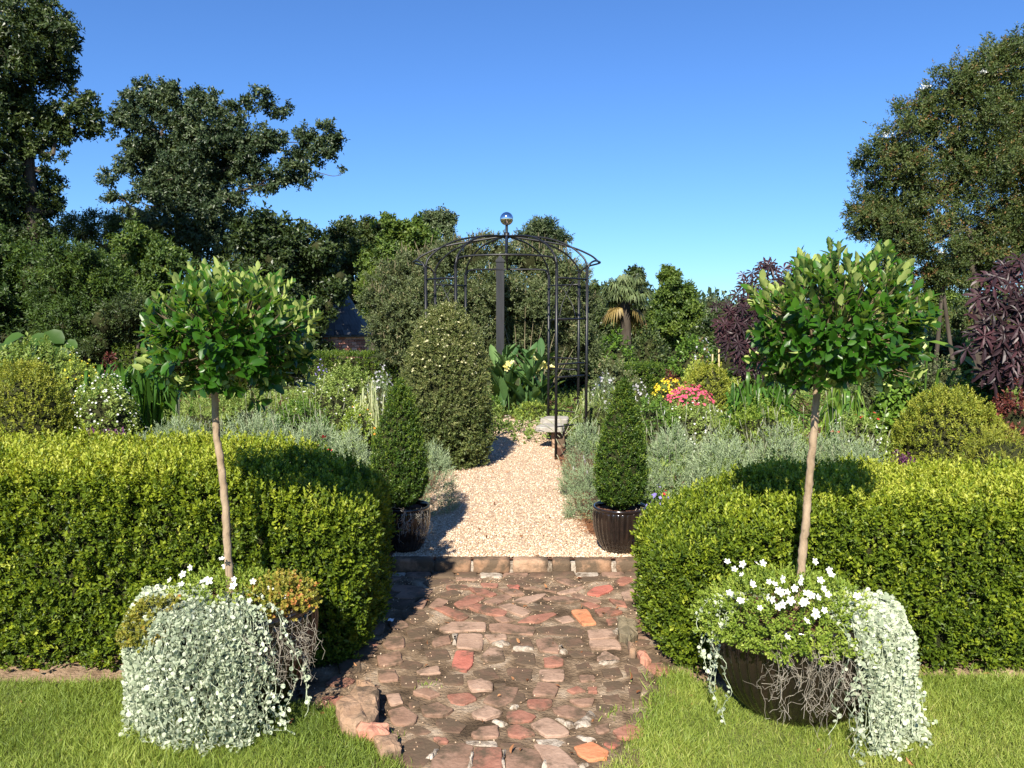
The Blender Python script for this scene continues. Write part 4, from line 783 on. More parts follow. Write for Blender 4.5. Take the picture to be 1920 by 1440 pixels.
apex = np.array([ctr[0], ctr[1], 2.60])
for i, p in enumerate(PT):                            # ribs from every post up to the centre
    o = np.array([p[0], p[1], ZP]); d = apex[:2] - p
    L = [o, [p[0] + d[0] * .05, p[1] + d[1] * .05, ZP + .11], [p[0] + d[0] * .24, p[1] + d[1] * .24, ZP + .255], [p[0] + d[0] * .55, p[1] + d[1] * .55, ZP + .355], apex]
    iron('roof_rib', smooth_path(L, 6), .011)
for i, (a, b) in enumerate([(0, 1), (2, 3), (4, 5), (6, 7)]):   # bowed rail over each opening and a rib from its middle
    pa, pb = PT[a], PT[b]; mid = (pa + pb) / 2; o = unit(mid - ctr)
    e = pb - pa
    bow = .20
    L = [[pa[0], pa[1], ZP - .06], [*(pa + e * .02 + o * bow * .15), ZP + .03], [*(pa + e * .10 + o * bow * .5), ZP + .075], [*(mid + o * bow), ZP + .085], [*(pb - e * .10 + o * bow * .5), ZP + .075], [*(pb - e * .02 + o * bow * .15), ZP + .03], [pb[0], pb[1], ZP - .06]]
    iron('top_rail', smooth_path(L, 6), .011)
    m3 = np.array([*(mid + o * bow), ZP + .085]); d = apex - m3
    iron('roof_rib', smooth_path([m3, m3 + d * [.12, .12, 0] + [0, 0, .10], m3 + d * [.4, .4, 0] + [0, 0, .21], apex], 6), .011)
for a, b in [(7, 0), (1, 2), (3, 4), (5, 6)]:         # ladder panels on the four corners
    pa, pb = PT[a], PT[b]
    for z in (2.06, 1.62, 1.13, .99, .45):
        iron('rung', [[*pa, z], [*pb, z]], .010 if z > .5 else .008, 6)
    mid = (pa + pb) / 2; e = (pb - pa)
    for s in (-1, 1):
        iron('curl_bar', smooth_path([[*(mid + e * .42 * s), 1.62], [*(mid + e * .30 * s), 1.80], [*(mid + e * .05 * s), 1.98], [*(mid - e * .1 * s), 2.05]], 5), .005, 5)
    t = np.linspace(0, 3.2 * pi, 22); rr = .085 * (1 - t / (4 * pi))
    iron('scroll', np.stack([mid[0] + e[0] / np.linalg.norm(e) * rr * np.cos(t), mid[1] + e[1] / np.linalg.norm(e) * rr * np.cos(t), .25 + rr * np.sin(t)], -1), .005, 5)
iron('finial_rod', [[apex[0], apex[1], 2.30], [apex[0], apex[1], 2.74]], .016)
iron('finial_collar', [[apex[0], apex[1], 2.57], [apex[0], apex[1], 2.64]], .034, 12)
a = np.linspace(-pi / 2, pi / 2, 22); V, F = lathe(np.stack([.078 * np.cos(a), .078 * np.sin(a)], -1), 36, (apex[0], apex[1], 2.80))
obj('mirror_ball', MB().add(V, F), M['mirror'], arbor, smooth=True)

# black wooden post beyond the arbor
p = P(938, 700, 13.6)
post = thing('wooden_post', 'square weathered black wooden post with pointed cap standing behind the arbor', 'post', (p[0], p[1], U))
w = .068; zt = P(938, 492, 13.6)[2]; zc = P(938, 481, 13.6)[2]
obj('shaft', MB().add(*box(p[0] - w, p[0] + w, p[1] - w, p[1] + w, U - .05, zt)), M['post'], post)
V = np.array([[p[0] + i * w * 1.15, p[1] + j * w * 1.15, z] for z in (zt, zt + .025) for i, j in ((-1, -1), (1, -1), (1, 1), (-1, 1))] + [[p[0], p[1], zc + .03]])
obj('cap', MB().add(V, [np.array([[3, 2, 1, 0], [0, 1, 5, 4], [1, 2, 6, 5], [2, 3, 7, 6], [3, 0, 4, 7]]), np.array([[4, 5, 8], [5, 6, 8], [6, 7, 8], [7, 4, 8]])]), M['post'], post)

# stone seat inside the arbor
b = P(1035, 800, 9.7)
seat = thing('stone_bench', 'weathered stone bench of two rough slabs under the right side of the arbor', 'bench', (b[0], b[1], U))
def slab(px0, px1, Y0, Y1, z0, z1, nm):
    x0, x1 = P(px0, 800, Y0)[0], P(px1, 800, Y0)[0]; q = np.array([(x0, Y0 + .08), (x0 + .06, Y0), (x1 - .05, Y0), (x1, Y0 + .1), (x1, Y1), (x0 + .1, Y1)])
    obj(nm, MB().add(*prism(rough_poly(q, 3, .008), z0, z1, .012)), M['greystone'], seat)
slab(1004, 1060, 9.2, 9.6, .30, .36, 'seat_slab'); slab(1012, 1068, 9.75, 10.1, .33, .39, 'seat_slab')
obj('bench_leg', MB().add(*rounded_block(b[0] - .02, b[0] + .14, 9.32, 9.52, U - .02, .31, 3)), M['stone'], seat, smooth=True)

# brick ring round the middle bed
ring = thing('brick_edging', 'low curved row of old bricks at the far end of the gravel path', 'edging', G(965, 785, U))
for i in range(13):
    px = 850 + i * 17; py = 786 + abs(i - 6) * .25; g = G(px, py, U)
    V, F = rounded_block(g[0] - .05, g[0] + .05, g[1], g[1] + .09, U - .02, U + .05 + rng.uniform(-.008, .008), i + 20, r=.012, nx=5, ny=4, nz=4)
    obj('brick', MB().add(V, F), M[['red brick', 'tan brick', 'mortar', 'purple brick'][i % 4]], ring, smooth=True)

# dead stick arching over the bench
st = thing('dry_stick', 'thin dry grey twigs leaning over the stone bench', 'twigs', G(1050, 800, U)); mb = MB()
for (x0, y0, x1, y1) in [(1055, 815, 1010, 782), (1055, 818, 1048, 778), (1060, 812, 1085, 780), (1050, 820, 1000, 792), (1060, 816, 1100, 795)]:
    a_, b_ = P(x0, y0, 9.0), P(x1, y1, 9.1); mb.add(*tube(smooth_path([a_, (a_ + b_) / 2 + [0, 0, .05], b_], 5), .004, 4), .5)
obj('twigs', mb, M['drystem'], st)
# pine straw along the path edge
mb = MB()
for pts_, n in (([(1200, 1035), (1110, 1000), (1090, 960), (1070, 900), (1050, 860)], 1500), ([(800, 940), (850, 870), (840, 860)], 350), ([(900, 785), (960, 783), (1010, 785)], 450)):
    q = smooth_path([G(x, y, U) for x, y in pts_], 8); k = rng.integers(0, len(q), n); pos = q[k] + rng.normal(size=(n, 3)) * [.045, .05, 0]; pos[:, 2] = U + rng.uniform(.003, .03, n)
    scatter(mb, [single('blade', .09, .0022, curl=.1), single('blade', .06, .002, curl=.3)], pos, unit(rng.normal(size=(n, 3)) * [1, 1, .18]), rng.uniform(.6, 1.2, n), rng.random(n))
obj('pine_straw', mb, M['straw'], None, kind='stuff', label='red brown pine straw drifted along the right edge of the gravel path', category='pine straw')

# ================================================================== SHRUBS, PERENNIALS AND FLOWERS
def ground_z(Y): return U
def dome_points(n, c, rx, ry, h, power=.5, inner=.30, seed=0.0, lump=.10):
    d = rng.normal(size=(n, 3)); d[:, 2] = np.abs(d[:, 2]) * 1.1; d = unit(d)
    low = rng.random(n) < .18; d[low, 2] *= .3; d = unit(d)
    s = 1 + lump * wobble(d * 1.0 + seed, 3.1, seed) + lump * .6 * wobble(d, 7.0, seed + 2)
    rr = 1 - np.abs(rng.normal(size=n)) * inner * .5
    pos = np.array(c) + d * (s * np.clip(rr, .2, 1.2))[:, None] * [rx, ry, h]
    nrm = unit(d / np.array([rx, ry, h]) * min(rx, h)); return pos, nrm, d
def mound(name, label, cat, px, pw, pt, Y, mat, temps, size=1.0, k=2.2, tint=.5, up=.7, inner=.30, ry=None, flowers=None, spikes=None, core=True, lump=.10, group=None, nmax=9000, tv=.17, base=None, pb=None):
    """one shrub or clump: px centre column, pw width, pt row of its top in the photograph, Y metres away"""
    c = P(px, 700, Y); rx = pw / 2 * scl(Y); zt = P(px, pt, Y)[2]; z0 = ground_z(Y); h = max(zt - z0, .08); ry = ry or min(rx, .9 * max(rx, h))
    if pb is not None: z0 = P(px, pb, Y)[2]; h = zt - z0
    cc = (c[0], Y, z0); root = thing(name, label, cat, cc, group)
    foot = {id(T_box): .0011, id(T_med): .0028, id(T_fine): .0020, id(T_big): .005}.get(id(temps), .002) * size ** 2
    n = int(min(nmax, k * 2.6 * max(rx, .1) * (h + rx * .5) / foot))
    pos, nrm, d = dome_points(n, cc, rx, ry, h, inner=inner, seed=px * .013, lump=lump); pos[:, 2] = np.maximum(pos[:, 2], z0 + .01)
    ax = unit(nrm * .7 + np.array([0, 0, up]) + rng.normal(size=(n, 3)) * .4)
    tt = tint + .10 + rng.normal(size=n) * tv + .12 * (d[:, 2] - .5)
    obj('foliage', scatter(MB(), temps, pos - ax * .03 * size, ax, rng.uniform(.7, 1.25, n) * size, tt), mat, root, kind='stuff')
    if core:
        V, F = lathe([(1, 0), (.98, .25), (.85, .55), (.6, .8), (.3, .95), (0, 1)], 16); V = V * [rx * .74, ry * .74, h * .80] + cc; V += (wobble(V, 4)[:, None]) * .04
        obj('inner_shade_core', MB().add(V, F), M['core'], root, smooth=True, kind='stuff')  # solid dark dome under the leaves, painted as interior shade
    if flowers:                                        # (material, count, size, top_only, name)
        for fm, cnt, fs, lo, tp in flowers:
            p_, n_, d_ = dome_points(cnt * 8, cc, rx * 1.02, ry * 1.02, h * 1.03, inner=.05, seed=px * .013, lump=lump); m = d_[:, 2] > lo; p_, n_ = p_[m][:cnt], n_[m][:cnt]
            obj('flowers', scatter(MB(), tp, p_ + n_ * .015, unit(n_ + [0, -.4, .4] + rng.normal(size=n_.shape) * .3), rng.uniform(.7, 1.2, len(p_)) * fs, .5 + rng.normal(size=len(p_)) * .2), M[fm], root, kind='stuff')
    if spikes:                                         # (material, count, length, head length, radius)
        fm, cnt, L0, hl, hr = spikes; p_, n_, d_ = dome_points(cnt * 2, cc, rx * .95, ry * .95, h * .92, inner=.1, seed=px * .013, lump=lump); m = d_[:, 2] > .35; p_, n_ = p_[m][:cnt], n_[m][:cnt]
        s_ = MB(); hd = MB()
        hr = hr * .6
        for q, nn in zip(p_[::2], n_[::2]):
            L = L0 * rng.uniform(.5, 1.5); a_ = unit(nn * .35 + [0, 0, 1] + rng.normal(size=3) * .16); e = q + a_ * L + rng.normal(size=3) * [.02, .02, 0] * L
            s_.add(*tube([q, (q + e) / 2 + rng.normal(size=3) * .006, e], [.0016, .0013, .0011], 3, False), rng.uniform(.2, .9))
            hd.add(*tube([e, e + a_ * hl * .3, e + a_ * hl * .8, e + a_ * hl], [hr * .5, hr, hr * .8, hr * .2], 4), rng.uniform(.2, .9))
        obj('flower_stems', s_, M['drystem'], root, kind='stuff'); obj('flower_heads', hd, M[fm], root, kind='stuff')
    return root
def straps(name, label, cat, px, pw, pt, Y, mat, n, w=.035, tint=.5, group=None, droop=.5, L=None, split=False):
    c = P(px, 700, Y); h = P(px, pt, Y)[2] - U; R = pw / 2 * scl(Y); root = thing(name, label, cat, (c[0], Y, U), group); mb = MB(); nb = 0
    for i in range(n):
        a = rng.uniform(0, 2 * pi); reach = R * rng.uniform(.2, 1.0); z = h * rng.uniform(.75, 1.1) * (1 - .4 * reach / R); b0 = np.array([c[0] + rng.normal() * R * .25, Y + rng.normal() * R * .25, U])
        d = np.array([cos(a), sin(a), 0]); tip = b0 + d * reach + [0, 0, z * (1 - droop * rng.random() * reach / R)]; mid = b0 + d * reach * .45 + [0, 0, z * 1.02]; tip = b0 + d * reach * 1.15 + [0, 0, z * (1.0 - droop * rng.uniform(.2, 1.1))]
        pts = smooth_path([b0, b0 * .5 + mid * .5 - d * .0, mid, tip], 3); side = np.cross(d, [0, 0, 1]); side = unit(side + rng.normal(size=3) * .25); m = len(pts)
        wd = w * rng.uniform(.7, 1.2) * np.interp(np.linspace(0, 1, m), [0, .3, .7, 1], [.6, 1, .8, .03])
        V = np.concatenate([pts - side * wd[:, None] / 2, pts + [0, 0, -w * .12], pts + side * wd[:, None] / 2]); k = np.arange(m - 1)
        F = np.concatenate([np.stack([k, k + m, k + m + 1, k + 1], -1), np.stack([k + m, k + 2 * m, k + 2 * m + 1, k + m + 1], -1)])
        t = tint + rng.normal() * .2
        if split: obj('leaf', MB().add(V, F, np.clip(t, 0, 1)), mat, root, smooth=True)
        else: mb.add(V, F, np.clip(t, 0, 1))
    if not split: obj('leaves', mb, mat, root, kind='stuff', smooth=True)
    return root, (c[0], Y, U), h, R

# -- grey lavender and artemisia by the path and behind the hedges
LAV = 'grey green lavender clumps'
mound('lavender', 'grey green artemisia clump spilling on the gravel beside the left cone', 'shrub', 806, 100, 832, 6.15, M['grey'], T_fine, .9, 3.6, .55, core=False, group=LAV, flowers=None)
mound('lavender', 'pale grey artemisia clump left of the left cone behind the hedge', 'shrub', 655, 95, 798, 6.2, M['grey'], T_fine, .9, 3.4, .62, core=False, group=LAV)
mound('lavender', 'grey lavender clump between the right arbor post and the slim cone', 'shrub', 1100, 95, 792, 6.7, M['grey'], T_fine, 1.0, 3.6, .45, core=False, group=LAV, spikes=('drystem', 34, .14, .05, .006))
mound('lavender', 'low lavender clump close behind the right small pot with pale spikes', 'shrub', 1098, 70, 868, 5.9, M['grey'], T_fine, .9, 3.6, .42, core=False, group=LAV, spikes=('lilacgrey', 12, .08, .03, .005))
for px, pw, pt, Y, t, lab in [(1265, 130, 800, 6.1, .55, 'lavender mound right of the slim cone with many dry spikes'), (1360, 150, 812, 5.9, .6, 'lavender mound behind the left shoulder of the right hedge'), (1465, 160, 806, 6.0, .55, 'lavender mound just left of the right bare trunk'), (1570, 150, 812, 6.1, .5, 'lavender mound just right of the right bare trunk'), (1625, 110, 832, 5.7, .45, 'low lavender mound next to the bare mulch on the right')]:
    mound('lavender', 'grey green ' + lab, 'shrub', px, pw, pt, Y, M['grey'], T_fine, 1.0, 3.6, t, core=False, group=LAV, spikes=('drystem', 42, .22, .055, .006), nmax=6500)
for px, pw, pt, Y, lab in [(330, 190, 790, 7.0, 'lavender mound behind the hedge at the left of the left trunk'), (480, 190, 776, 6.9, 'lavender mound behind the hedge right of the left trunk'), (590, 130, 790, 6.4, 'lavender mound with pale spikes near the shaded end of the left hedge')]:
    mound('lavender', 'grey green ' + lab, 'shrub', px, pw, pt, Y, M['grey'], T_fine, 1.1, 3.2, .5, core=False, group=LAV, spikes=('drystem', 34, .30, .07, .006), nmax=6500)

# -- middle beds, left
MID = 'leafy perennials in the garden beds'
mound('perennial', 'fresh green leafy perennial right behind the left standard trunk', 'plant', 470, 200, 728, 8.2, M['green'], T_med, 1.0, 2.0, .5, group=MID)
mound('perennial', 'green perennial with tiny white flowers left of the striped grass', 'plant', 605, 170, 706, 9.0, M['green'], T_med, 1.0, 2.0, .6, group=MID, flowers=[('white', 110, .018, .2, T_flower)])
mound('perennial', 'green leafy perennial behind the shaded hedge end on the left', 'plant', 560, 170, 745, 7.6, M['lush'], T_med, .95, 2.0, .5, group=MID, spikes=('drystem', 26, .25, .08, .006))
mound('perennial', 'feathery light green perennial under the left tree ball', 'plant', 375, 150, 745, 8.0, M['green'], T_fine, 1.3, 2.0, .7, group=MID)
mound('perennial', 'yellow green flowering perennial between striped grass and left cone', 'plant', 672, 80, 752, 7.4, M['lime'], T_med, .9, 2.2, .35, group=MID, flowers=[('orange', 26, .02, .1, T_flower)])
mound('white_flower_bush', 'light green bush dotted with white flowers beside the left round boxwood', 'shrub', 190, 140, 706, 8.6, M['green'], T_med, 1.0, 2.2, .65, flowers=[('white', 260, .022, .15, T_flower)])
mound('perennial', 'bright green perennial with pale flowers far left of the rose bush', 'plant', 650, 130, 682, 11.0, M['green'], T_med, 1.2, 2.0, .6, group=MID, flowers=[('cream', 60, .025, .3, T_flower)])
mound('purple_flower_clump', 'small dusky purple flower clump seen under the right side of the left tree ball', 'flowers', 600, 34, 688, 11.6, M['vitex'], T_fine, 1.2, 2.0, .4, flowers=[('violet', 90, .03, .1, T_floret)])
mound('pale_flower_cluster', 'lilac grey flower heads above the striped grass left of the rose bush', 'flowers', 712, 62, 698, 9.2, M['grey'], T_fine, 1.0, 2.0, .5, flowers=[('lilacgrey', 260, .026, .05, T_floret)])
straps('striped_grass', 'cream and green striped grass clump left of the left cone', 'grass', 690, 84, 708, 8.3, M['varieg'], 130, .014, .55, droop=.5)
straps('crinum', 'dense clump of broad arching green strap leaves behind the left tree', 'plant', 275, 190, 664, 9.4, M['strap'], 150, .055, .3, droop=.35, group='strap leaved lilies')
straps('crinum', 'smaller clump of green strap leaves beside the white flowered bush', 'plant', 195, 110, 672, 10.2, M['strap'], 80, .055, .4, droop=.5, group='strap leaved lilies')
mound('ball_boxwood', 'big rounded boxwood at the left edge of the garden casting a shadow', 'shrub', 45, 200, 672, 8.3, M['boxyellow'], T_box, 1.35, 3.0, .50, inner=.16, lump=.05, group='clipped round boxwoods')
mound('ball_boxwood', 'wide clipped yellow green boxwood dome near the right edge above bare mulch', 'shrub', 1782, 226, 722, 7.3, M['boxyellow'], T_box, 1.25, 3.2, .52, inner=.16, lump=.06, group='clipped round boxwoods')
mound('ball_boxwood', 'distant golden green boxwood dome behind the pink flowers', 'shrub', 1328, 110, 678, 12.5, M['boxyellow'], T_box, 1.8, 3.0, .55, inner=.15, lump=.04, group='clipped round boxwoods')
mound('purple_groundcover', 'low purple leaved groundcover above the left hedge top', 'plant', 190, 190, 809, 6.6, M['purple'], T_med, .7, 2.0, .6, core=False, spikes=('violet', 12, .03, .03, .006))
mound('purple_groundcover', 'low purple leaved groundcover behind the right hedge by the mulch', 'plant', 1700, 120, 856, 6.0, M['purple'], T_med, .7, 2.0, .5, core=False)
mound('red_salvia', 'few small red flowers by the shaded end of the left hedge', 'flowers', 604, 44, 822, 5.6, M['lush'], T_med, .7, 1.6, .4, flowers=[('red', 14, .045, .2, T_flower)])
mound('violet_salvia', 'violet and red flowers between the small pot and the right hedge', 'flowers', 1240, 60, 925, 4.95, M['lush'], T_med, .6, 1.6, .4, flowers=[('violet', 90, .026, .1, T_floret), ('red', 6, .03, .2, T_flower)])
mound('elephant_ear_bed', 'mass of mixed green leaves at the far left beyond the round boxwood', 'plants', 60, 240, 640, 11.5, M['green'], T_med, 1.6, 2.0, .45, flowers=[('white', 20, .03, .3, T_flower)])
mound('copper_plant', 'small rust red leaved plant beside the crinum leaves', 'plant', 210, 54, 662, 12.0, M['burgundy'], T_med, 1.2, 2.0, .5)
mound('yellow_flower_bush', 'yellow tinted bush beyond the white flowered bush on the left', 'shrub', 150, 100, 668, 11.0, M['lime'], T_med, 1.2, 2.0, .5, flowers=[('yellow', 40, .025, .3, T_flower)])

# -- middle beds, right
mound('perennial', 'tall fresh green perennial with a white bloom right of the arbor', 'plant', 1215, 150, 742, 8.0, M['lush'], T_med, .95, 2.0, .55, group=MID, spikes=('white', 14, .2, .05, .006))
mound('perennial', 'light green perennial with white dots below the pink flowers', 'plant', 1300, 170, 752, 8.2, M['green'], T_med, .9, 2.0, .65, group=MID, flowers=[('white', 110, .02, .2, T_flower)])
mound('perennial', 'yellow green leafy perennial left of the right bare trunk', 'plant', 1430, 200, 752, 7.6, M['lime'], T_med, .9, 2.0, .22, group=MID, spikes=('drystem', 36, .25, .05, .006))
mound('perennial', 'green leafy perennial between the right trunk and the round boxwood', 'plant', 1615, 130, 772, 7.4, M['green'], T_med, .9, 2.0, .6, group=MID, flowers=[('white', 60, .02, .2, T_flower), ('red', 12, .035, .1, T_flower)])
mound('perennial', 'pale leafy perennial just behind the arbor right leg', 'plant', 1120, 90, 738, 9.4, M['green'], T_fine, 1.3, 2.0, .6, group=MID)
mound('perennial', 'dark green leafy shrub under the right tree ball', 'plant', 1640, 130, 688, 10.5, M['vitex'], T_med, 1.2, 2.2, .45, group=MID, spikes=('violet', 40, .25, .1, .01))
mound('perennial', 'bright green broad leaved plant behind the right round boxwood', 'plant', 1690, 110, 700, 9.2, M['lush'], T_big, 1.0, 2.2, .7, group=MID)
straps('striped_grass', 'pale striped grass clump behind the right leg of the arbor', 'grass', 1105, 70, 722, 9.8, M['varieg'], 90, .014, .4, droop=.5)
mound('pale_flower_cluster', 'lilac grey flower heads right of the arbor leg', 'flowers', 1135, 64, 705, 10.2, M['grey'], T_fine, 1.0, 2.0, .5, flowers=[('lilacgrey', 260, .028, .05, T_floret)])
mound('purple_flower_clump', 'soft purple flower clump right of the slim cone', 'flowers', 1200, 36, 714, 10.6, M['vitex'], T_fine, 1.1, 2.0, .5, flowers=[('lilacgrey', 80, .03, .1, T_floret)])
straps('crinum', 'broad dark green strap leaves left of the right trunk', 'plant', 1430, 180, 702, 8.9, M['strap'], 130, .055, .3, droop=.4, group='strap leaved lilies')
straps('crinum', 'bright green strap leaves right of the right trunk', 'plant', 1590, 130, 718, 8.3, M['strap'], 100, .05, .65, droop=.6, group='strap leaved lilies')
mound('pink_flower_bed', 'bright pink flat flower clusters right of the slim cone', 'flowers', 1294, 118, 727, 10.4, M['green'], T_med, 1.0, 2.0, .5, flowers=[('pink', 260, .04, .68, T_flower)])
mound('yellow_flower_bed', 'band of golden yellow flowers left of the pink ones', 'flowers', 1256, 86, 716, 11.4, M['green'], T_med, 1.0, 1.6, .5, flowers=[('yellow', 150, .036, .68, T_flower)])
mound('yellow_leaved_shrub', 'yellow leaved shrub peeking over the distant boxwood dome', 'shrub', 1305, 60, 674, 14.0, M['lime'], T_med, 1.3, 2.4, .95)
mound('yellow_leaved_shrub', 'yellow leaved shrub between the boxwood dome and the purple castor plant', 'shrub', 1390, 50, 700, 12.0, M['lime'], T_med, 1.1, 2.4, .9)
mound('dark_red_shrub', 'dark wine red shrub left of the distant boxwood dome', 'shrub', 1258, 42, 692, 13.0, M['burgundy'], T_med, 1.1, 2.6, .35)
mound('coleus', 'rusty burgundy leaved shrub at the right edge below the castor plant', 'shrub', 1912, 130, 726, 7.25, M['burgundy'], T_med, 1.0, 2.4, .55)
mound('juniper', 'spiky yellow green low juniper at the right edge above the hedge', 'shrub', 1885, 170, 800, 6.6, M['boxyellow'], T_fine, 1.2, 2.6, .6, up=.3)
mound('green_vine_bush', 'bright green broad leaved bush behind the arbor right leg', 'shrub', 1150, 100, 626, 15.5, M['lush'], T_med, 2.2, 2.4, .55)
mound('green_vine_bush', 'bright green vine covered bush left of the purple castor plant', 'shrub', 1295, 100, 630, 16.0, M['lush'], T_med, 2.2, 2.4, .5)
mound('dark_bush', 'dark leaved bush with brown tips below the dense round tree', 'shrub', 1215, 80, 610, 17.0, M['olive'], T_med, 2.2, 2.4, .3)
mound('olive_bush', 'dull olive bush in front of the distant low hedge right of centre', 'shrub', 1150, 110, 668, 13.5, M['vitex'], T_med, 1.6, 2.2, .5)
mound('rose_with_pink_buds', 'thin bush with pale pink buds behind the yellow shrub', 'shrub', 1316, 34, 632, 15.0, M['olive'], T_med, 1.6, 1.4, .6, core=False, flowers=[('lilacgrey', 60, .05, 0, T_flower)])
for px, y in ((1337, 664), (1349, 655)):
    a_ = P(px, 695, 12.8); b_ = P(px - 1, y, 12.8); r_ = thing('bamboo_stake', 'shorter bamboo stake beside the purple castor plant' if px == 1337 else 'taller bamboo stake beside the purple castor plant', 'stake', (a_[0], a_[1], U), 'bamboo stakes')
    obj('cane', MB().add(*tube([[a_[0], a_[1], U], b_], .014, 7)), M['bamboo'], r_)

mound('leafy_undergrowth', 'dark green leafy plants at the foot of the right castor plant', 'plant', 1850, 120, 690, 8.2, M['lush'], T_big, .9, 2.0, .15)
mound('leafy_undergrowth', 'dull green leafy plants under the crape myrtle stems beside the right tree ball', 'plant', 1760, 120, 668, 10.2, M['vitex'], T_med, 1.1, 2.2, .4)
# clipped low hedges far behind
def low_hedge(label, px0, px1, pt, Y, depth, tint):
    x0, x1 = P(px0, 700, Y)[0], P(px1, 700, Y)[0]; t = P(px0, pt, Y)[2]; root = thing('low_hedge', label, 'hedge', ((x0 + x1) / 2, Y, U), 'clipped low hedges round the far beds'); n = int(3600 * max(.3, (x1 - x0) / 3))
    k = rng.random(n) < .5; pos = np.stack([rng.uniform(x0, x1, n), np.where(k, Y, Y + rng.random(n) * depth), np.where(k, U + rng.random(n) * (t - U), t)], -1) + rng.normal(size=(n, 3)) * .02
    nrm = np.where(k[:, None], [0, -1.0, .3], [0, 0, 1.0]); obj('foliage', scatter(MB(), T_box, pos, unit(nrm + [0, 0, .5] + rng.normal(size=(n, 3)) * .4), rng.uniform(1.3, 2.0, n), tint + rng.normal(size=n) * .15), M['boxdark'], root, kind='stuff')
    obj('inner_shade_core', MB().add(*box(x0 + .05, x1 - .05, Y + .06, Y + depth - .06, U, t - .06)), M['core'], root)  # dark box inside, coloured as the shade within the hedge
low_hedge('flat topped low hedge in front of the brick tower left of the rose bush', 575, 745, 669, 15.0, .8, .6)
low_hedge('flat topped low hedge behind the crinum leaves on the left', 214, 300, 650, 15.5, .8, .65)
low_hedge('flat topped low hedge beyond the arbor to the right', 1165, 1245, 691, 14.2, .8, .5)
low_hedge('flat topped low hedge at the far left of the beds', -200, 60, 655, 16.5, .8, .4)

# ground cover between the clumps
n = 15000; y = rng.uniform(5.2, 16.5, n); x = rng.uniform(-1, 1, n) * (.72 * y + .4)
edge = (np.abs(x) > np.interp(y, [5, 6, 8, 9.5, 10], [1.0, .95, .85, .8, -1]));  bare = ((x < -2.6) & (x > -4.4) & (y < 8.4)) | ((x > 2.6) & (y < 7.0))
m = edge & ~bare & (wobble(np.stack([x, y, 0 * x], -1), 1.3, 5) > -.55); x, y = x[m], y[m]; pos = np.stack([x, y, U + rng.uniform(0, .12, len(x))], -1)
obj('groundcover', scatter(MB(), T_med, pos, unit(rng.normal(size=(len(x), 3)) * .5 + [0, 0, 1]), rng.uniform(1.2, 2.4, len(x)), .5 + .3 * wobble(pos, .8, 2) + rng.normal(size=len(x)) * .15), M['green'], None, kind='stuff', label='mixed low green plants covering the soil of the beds', category='ground cover')

# ------------------------------------------------------------------ rose covered mound on the left legs of the arbor
def rosebush():
    Y = 8.22; c = P(832, 700, Y); rx, ry, h = 84 * scl(Y), .42, P(838, 574, Y)[2] - U; n = 7600
    root = thing('rambling_rose', 'tall rounded rose bush with tiny cream flowers covering the left legs of the arbor', 'shrub', (c[0], Y, U))
    t = rng.random(n); a = rng.uniform(0, 2 * pi, n); prof = np.interp(t, [0, .15, .4, .7, .85, .95, 1], [.85, 1, .98, .80, .60, .36, .08]); sh = 1 + .10 * wobble(np.stack([np.cos(a), np.sin(a), t * 3], -1), 2.2, 3)
    pos = np.stack([c[0] + (.03 * t) + rx * prof * sh * np.cos(a), Y + ry * prof * sh * np.sin(a), U + h * t], -1); nrm = unit(np.stack([np.cos(a), np.sin(a), .25 + 1.2 * t ** 3], -1)); dep = -np.abs(rng.normal(size=n)) * .05 + .03 * wobble(pos, 8) + np.where(rng.random(n) < .06, .05, 0)
    pos += nrm * dep[:, None]; ax = unit(nrm * .7 + [0, 0, .45] + rng.normal(size=(n, 3)) * .5)
    up = t > .36 + .12 * wobble(pos, 3, 9)
    obj('foliage', scatter(MB(), T_box, pos[up], ax[up], rng.uniform(.9, 1.5, up.sum()), .55 + rng.normal(size=up.sum()) * .2 + .15 * t[up]), M['rose'], root, kind='stuff')
    obj('lower_foliage', scatter(MB(), T_med, pos[~up], ax[~up], rng.uniform(.7, 1.2, (~up).sum()), .38 + rng.normal(size=(~up).sum()) * .2), M['rose'], root, kind='stuff')
    m = (t > .55) & (rng.random(n) < .09); obj('flowers', scatter(MB(), T_flower, pos[m] + nrm[m] * .03, unit(nrm[m] + [0, -.2, .5]), rng.uniform(.018, .034, m.sum()), .5 + rng.normal(size=m.sum()) * .25), M['cream'], root, kind='stuff')
    V, F = lathe([(.8, 0), (.95, .2), (.9, .45), (.7, .72), (.4, .9), (0, 1)], 20); V = V * [rx * .8, ry * .8, h * .93] + [c[0], Y, U]; obj('inner_shade_core', MB().add(V, F), M['core'], root, smooth=True)  # last mesh is a solid dark core that paints shade inside the bush
rosebush()

